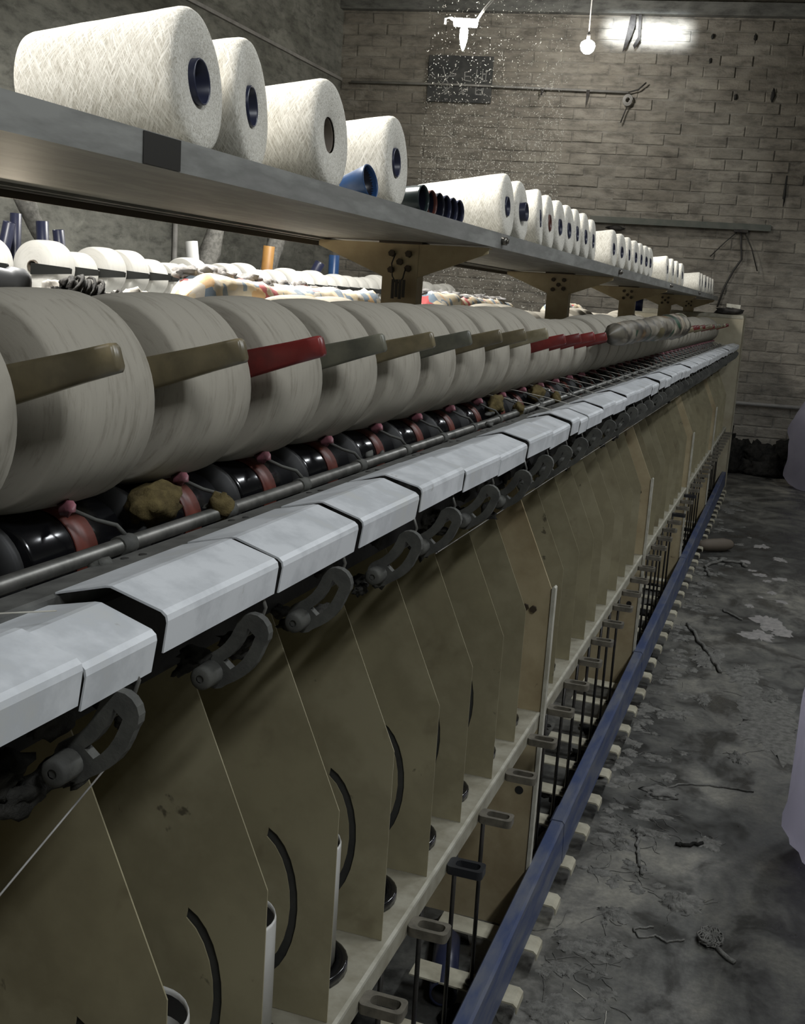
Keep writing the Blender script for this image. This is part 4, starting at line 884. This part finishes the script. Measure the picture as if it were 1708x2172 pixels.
# ------------------------------------------------------------------ sacks at the right edge and floor litter
def big_bag(name, c, rx, ry, h, mat, seed, label):
    b = MB(); n, rad = 26, 40; vs = []
    for i in range(n + 1):
        t = i / n; prof = (min(1, (t / 0.12)) ** 0.5 * 0.25 + 0.75) * (1 - max(0, (t - 0.45) / 0.55) ** 2.0 * 0.45)
        for k in range(rad):
            a = 2 * math.pi * k / rad; q = prof * (1 + 0.16 * (vnoise(math.cos(a) * 2 + 5, math.sin(a) * 2 + 5, t * 3, seed) - 0.5) + 0.10 * (vnoise(math.cos(a) * 6 + 9, math.sin(a) * 6 + 9, t * 7, seed) - 0.5))
            vs.append((rx * q * math.cos(a), ry * q * math.sin(a), h * t))
    fs = [(i * rad + k, i * rad + (k + 1) % rad, (i + 1) * rad + (k + 1) % rad, (i + 1) * rad + k) for i in range(n) for k in range(rad)] + [tuple(range(rad))[::-1], tuple(n * rad + k for k in range(rad))]
    b.add(vs, fs, True); o = obj(name, b, mat, None, c); tag(o, label, 'bag'); return o
nb = big_bag('plastic_sack', (0.567, 3.42, 0.0), 0.42, 0.38, 1.04, 'bag_white', 4, 'large white plastic sack at the right picture edge, nearer one')
big_bag('plastic_sack', (0.52, 11.5, 0.0), 0.45, 0.35, 0.98, 'bag_far', 9, 'far greyish translucent sack by the end wall at the right edge')
# dark fluff heap along the end wall
hp = MB(); rg = random.Random(12)
for i in range(46):
    u = rg.uniform(-0.35, 1.4); d = rg.uniform(0.20, 0.50); s_ = rg.uniform(0.08, 0.17)
    p = on_wall(u, 0, d); blob(hp, (p.x, p.y, 0.02 + rg.uniform(0.0, 0.42) * (1 - d * 1.6)), (s_, s_ * 0.8, s_ * rg.uniform(0.7, 1.2)), 400 + i, 3, 0.5, 3.0, floor=0.0)
ho = obj('fluff_heap', hp, 'lint_dark'); ho['kind'] = 'stuff'; tag(ho, 'dark heap of matted fluff against the foot of the end wall', 'fluff')
def scrap(b, x, y, rx, ry, seed, h, n=44):
    """thin felted scrap with a ragged rim"""
    rg_ = random.Random(seed); vs = [(x, y, h)]
    for (f, hh) in ((0.35, 0.9), (0.65, 0.75), (0.88, 0.5), (1.0, 0.0)):
        for k in range(n):
            a = 2 * math.pi * k / n; q = f * (0.45 + 0.75 * vnoise(math.cos(a) * 1.6 + 7, math.sin(a) * 1.6 + 7, 0, seed) + 0.45 * (vnoise(math.cos(a) * 6 + 17, math.sin(a) * 6 + 17, 0, seed + 1) - 0.5) * f + 0.25 * (rg_.random() - 0.5) * f)
            vs.append((x + rx * q * math.cos(a), y + ry * q * math.sin(a), max(0.0002, h * hh * rg_.uniform(0.55, 1.25)) if hh else 0.0))
    fs = [(0, 1 + k, 1 + (k + 1) % n) for k in range(n)] + [(1 + r * n + k, 1 + (r + 1) * n + k, 1 + (r + 1) * n + (k + 1) % n, 1 + r * n + (k + 1) % n) for r in range(3) for k in range(n)]
    b.add(vs, fs, True)
def fibre(b, x, y, l, rg_, r=0.0009):
    c_ = rg_.uniform(0, 6.28); P_ = [(x, y, r)]
    for q in range(4): c_ += rg_.uniform(-0.8, 0.8); x += math.cos(c_) * l / 4; y += math.sin(c_) * l / 4 * 1.4; P_.append((x, y, r + 0.001 * (q % 2)))
    b.tube(P_, r, 4)
def lint_cluster(b, x, y, s_, rg_):
    for q in range(3): scrap(b, x + rg_.uniform(-1, 1) * s_, y + rg_.uniform(-1, 1) * s_, s_ * rg_.uniform(0.4, 1.3), s_ * rg_.uniform(0.3, 1.0), rg_.randrange(9999), rg_.uniform(0.002, 0.007), 26)
    for q in range(3): fibre(b, x + rg_.uniform(-1, 1) * s_, y + rg_.uniform(-1, 1) * s_, s_ * rg_.uniform(1, 2.5), rg_)
fh = MB(); rg = random.Random(31)
for i in range(150):                                                # lint drifted along the foot rail
    y = 1.7 + 8.6 * rg.random() ** 1.3; x = -0.40 + abs(rg.gauss(0, 0.10)); s_ = rg.uniform(0.012, 0.04)
    lint_cluster(fh, x, y, s_ * 1.2, rg)
fo = obj('floor_lint', fh, 'lint_grey'); fo['kind'] = 'stuff'; tag(fo, 'ragged grey lint scattered on the floor along the blue foot rail', 'lint')
fh = MB()
for i in range(70):
    y = 0.8 + 9.8 * rg.random(); x = rg.uniform(-0.78, -0.47); s_ = rg.uniform(0.015, 0.05)
    blob(fh, (x, y, 0.002), (s_ * 1.3, s_ * 1.6, s_ * 0.5), 800 + i, 2, 0.6, 2.5, floor=0.0)
fo = obj('under_lint', fh, 'lint_dark'); fo['kind'] = 'stuff'; tag(fo, 'dark lint lying under the machine behind the foot rail', 'lint')

def wad(x, y, size, mat, seed, label, cat='lint', rot=0.0, name='lint_wad', amp=0.55):
    b = MB(); rg_ = random.Random(seed)
    scrap(b, 0, 0, size[0] * 1.5, size[1] * 1.5, seed, size[2] * 0.8, 60)
    for q in range(5): scrap(b, rg_.uniform(-0.7, 0.7) * size[0], rg_.uniform(-0.7, 0.7) * size[1], size[0] * rg_.uniform(0.3, 0.8), size[1] * rg_.uniform(0.3, 0.8), seed * 31 + q, size[2] * rg_.uniform(0.5, 1.2), 36)
    for q in range(8): fibre(b, rg_.uniform(-1, 1) * size[0], rg_.uniform(-1, 1) * size[1], size[0] * rg_.uniform(0.8, 2), rg_)
    o = obj(name, b, mat, None, (x, y, 0.0)); return tag(o, label, cat)
def thread(pts, r, mat, label, name='loose_thread', extra=None):
    rg_ = random.Random(len(pts)); P_ = []
    for (x0, y0), (x1, y1) in zip(pts[:-1], pts[1:]):
        for i in range(6): t = i / 6; P_.append((x0 + (x1 - x0) * t + rg_.uniform(-1, 1) * r * 0.8, y0 + (y1 - y0) * t + rg_.uniform(-1, 1) * r * 1.2, r * 0.9))
    P_.append((*pts[-1], r * 0.9)); c = Vector((P_[0][0], P_[0][1], 0)); b = MB().tube([Vector(p) - c for p in P_], r, 6)
    if extra: blob(b, Vector(extra[0]) - c, extra[1], 3, 3, 0.5, 2.5, floor=0.0)
    o = obj(name, b, mat, None, c); return tag(o, label, 'thread')
# tangle of yarn on the floor, lower right
b = MB(); rg = random.Random(3)
for i in range(16):
    a0 = rg.uniform(0, 6.28); pts = []
    for j in range(14):
        a = a0 + j * 0.5; rr_ = 0.018 + 0.016 * math.sin(j * 0.9 + i); pts.append((rr_ * math.cos(a), rr_ * 1.4 * math.sin(a), 0.006 + 0.012 * abs(math.sin(j * 0.7 + i))))
    b.tube(pts, 0.0022, 5)
b.tube([(0.01, -0.02, 0.006), (0.03, -0.05, 0.005), (0.05, -0.075, 0.006), (0.066, -0.085, 0.006)], 0.0065, 6)
tag(obj('yarn_tangle', b, 'lint_grey', None, (-0.015, 2.83, 0)), 'tangle of grey yarn with a pale knotted tail on the floor, lower right', 'yarn tangle')
thread([(-0.268, 3.36), (-0.262, 3.28), (-0.25, 3.20), (-0.225, 3.10)], 0.0055, 'lint_grey', 'short lint string with knotted head on the dark wet floor', extra=((-0.268, 3.37, 0.004), (0.018, 0.026, 0.012)))
thread([(-0.25, 3.70), (-0.19, 3.80), (-0.10, 3.84), (0.0, 3.85), (0.06, 3.86)], 0.0035, 'lint_grey', 'long lint string trailing right from a flat grey wad', extra=((-0.24, 3.70, 0.002), (0.05, 0.05, 0.008)))
thread([(-0.15, 3.335), (-0.12, 3.345), (-0.075, 3.38)], 0.006, 'lint_dark', 'dark twig-like scrap lying on the wet floor')
thread([(-0.31, 2.47), (-0.27, 2.44), (-0.22, 2.42), (-0.215, 2.36), (-0.23, 2.30), (-0.20, 2.27), (-0.15, 2.29)], 0.0012, 'yarn_strand', 'thin pale thread curling on the floor beside the rail, bottom of picture')
thread([(-0.32, 7.1), (-0.36, 7.35), (-0.28, 7.6), (-0.15, 7.6), (-0.11, 7.5)], 0.010, 'lint_grey', 'bent grey lint string on the far floor left of the pale flakes')
thread([(-0.34, 5.9), (-0.26, 5.6), (-0.20, 5.4), (-0.13, 5.15)], 0.009, 'lint_grey', 'grey lint rope reaching from the rail towards the aisle')
thread([(-0.19, 6.3), (-0.08, 6.15)], 0.006, 'lint_grey', 'short straight grey lint string in the middle of the aisle')
thread([(-0.08, 2.80), (-0.12, 2.77), (-0.15, 2.79), (-0.19, 2.76), (-0.21, 2.80), (-0.16, 2.83)], 0.003, 'lint_grey', 'looped grey lint cord left of the yarn tangle')
wad(-0.10, 2.99, (0.045, 0.05, 0.012), 'lint_grey', 71, 'dim flat lint wad above the yarn tangle')
wad(-0.06, 3.40, (0.03, 0.035, 0.006), 'lint_grey', 72, 'small pale flat wad right of the dark twig')
wad(-0.26, 2.68, (0.05, 0.03, 0.010), 'lint_grey', 73, 'curled lint wad near the rail, lower middle')
wad(-0.27, 2.86, (0.035, 0.03, 0.010), 'lint_grey', 74, 'lint tuft by the rail above the curled wad')
wad(0.085, 4.60, (0.10, 0.30, 0.004), 'lint_grey', 75, 'large pale crust of matted lint beside the near white sack', amp=0.8)
wad(0.10, 4.95, (0.04, 0.08, 0.014), 'lint_grey', 76, 'small raised pale clump at the far side of the lint crust')
wad(-0.02, 5.20, (0.05, 0.12, 0.010), 'lint_grey', 77, 'oval grey felt scrap on the aisle floor')
wad(0.0, 4.15, (0.03, 0.05, 0.012), 'lint_grey', 78, 'small lint ring before the pale crust')
wad(-0.17, 4.75, (0.03, 0.06, 0.014), 'lint_grey', 79, 'small grey lint knot left of the pale crust')
wad(-0.20, 5.36, (0.05, 0.13, 0.010), 'lint_grey', 80, 'pale tapered lint scrap in the middle of the floor')
wad(0.215, 3.66, (0.022, 0.05, 0.008), 'lint_pale', 81, 'pale disc-shaped scrap at the foot of the near white sack')
# brown cocoon-like tube by the rail
b = MB().lathe([(-0.14, 0.004), (-0.13, 0.03), (-0.08, 0.042), (0.06, 0.046), (0.12, 0.034), (0.14, 0.02), (0.135, 0.004)], 'Y', 20, True, 0.02, 3)
o = obj('spent_bobbin', b, 'tube_core', None, (-0.335, 7.9, 0.048), (0, 0, R(-50))); tag(o, 'brown spent bobbin lying on the floor beside the far foot rail', 'bobbin')
link('bobbin_end', MB().lathe([(0.136, 0.004), (0.1405, 0.012), (0.1405, 0.021), (0.136, 0.022)], 'Y', 16).mesh('bobbin_end', 'grimy_black'), o)
# blue-black pipe under the machine
b = MB().lathe([(0, 0.027), (0, 0.032), (0.30, 0.032), (0.30, 0.027), (0, 0.027)], 'Y', 28)
o = obj('loose_pipe', b, 'tube_navy', None, (-0.575, 2.27, 0.033), (0, 0, R(14))); tag(o, 'dark blue pipe end lying under the nearest foot pedals', 'pipe')
link('pipe_inside', MB().lathe([(0.06, 0.001), (0.06, 0.0265), (0.004, 0.0268)], 'Y', 24).mesh('pipe_inside', 'hollow_shade'), o)
# tubes and wrapped hoses on the second machine
stand_tube(-3.7, 4.81, 1.45, 0.028, 0.41, 'tube_navy', 'tall dark navy tube standing left of the nearest white package', (R(-2), 0, 0))
stand_tube(-3.7, 4.66, 1.45, 0.030, 0.37, 'tube_navy', 'leaning dark navy tube cut by the left picture edge', (0, R(14), 0))
stand_tube(-3.7, 5.06, 1.45, 0.032, 0.39, 'tube_navy', 'dark navy tube leaning behind the nearest white package', (0, R(-3), 0))
stand_tube(-3.7, 5.235, 1.45, 0.030, 0.36, 'tube_navy', 'open-topped navy tube in front of the grey wrapped hose', (R(8), R(-2), 0))
stand_tube(-3.7, 6.66, 1.45, 0.040, 0.39, 'tube_white', 'short white tube standing above the white packages', (R(0), R(-8), 0))
stand_tube(-3.7, 7.64, 1.45, 0.042, 0.42, 'tube_orange', 'orange cardboard tube standing above the white packages', (0, R(4), 0))
stand_tube(-3.7, 8.24, 1.45, 0.040, 0.38, 'tube_navy', 'leaning blue-grey tube right of the orange tube', (0, R(28), 0))
stand_tube(-3.7, 8.95, 1.45, 0.045, 0.42, 'tube_blue', 'blue tube beside the nearest shelf bracket', (0, 0, 0))
def hose(p0, p1, r, seed, label):
    o = sack('wrapped_hose', p0, p1, r, r, 'lint_grey', seed, label, 'hose', n=40, rad=18, lump=0.22); return o
hose((-3.95, 5.15, 2.02), (-3.88, 5.56, 1.46), 0.050, 41, 'thick lint-wrapped grey hose slanting behind the navy tubes')
hose((-3.90, 7.30, 2.06), (-3.95, 7.12, 1.46), 0.062, 42, 'lint-wrapped hose with white shred, left of the orange tube')
hose((-3.90, 8.32, 2.06), (-3.95, 8.08, 1.46), 0.064, 43, 'pinkish lint-wrapped hose right of the orange tube')
hose((-4.2, 5.00, 2.08), (-4.2, 5.05, 1.46), 0.045, 44, 'ragged lint-draped post behind the navy tubes')

# pale flakes on the aisle floor
fk = MB(); rg = random.Random(8)
for (x, y, sx, sy) in ((-0.02, 7.35, 0.05, 0.05), (0.03, 7.2, 0.03, 0.04), (0.10, 7.3, 0.05, 0.06), (-0.07, 7.45, 0.03, 0.03), (0.06, 6.9, 0.03, 0.04), (0.0, 6.75, 0.02, 0.03), (0.12, 6.7, 0.04, 0.05), (0.05, 6.2, 0.08, 0.16), (0.13, 6.05, 0.06, 0.12), (-0.05, 6.5, 0.03, 0.05), (0.02, 5.9, 0.09, 0.12), (-0.13, 7.7, 0.05, 0.05), (0.09, 7.9, 0.06, 0.08), (-0.03, 8.3, 0.06, 0.08)):
    scrap(fk, x, y, sx, sy, rg.randrange(999), 0.0025, 40)
fo = obj('floor_flakes', fk, 'lint_pale'); fo['kind'] = 'stuff'; tag(fo, 'scattered pale flakes on the wet aisle floor', 'lint')
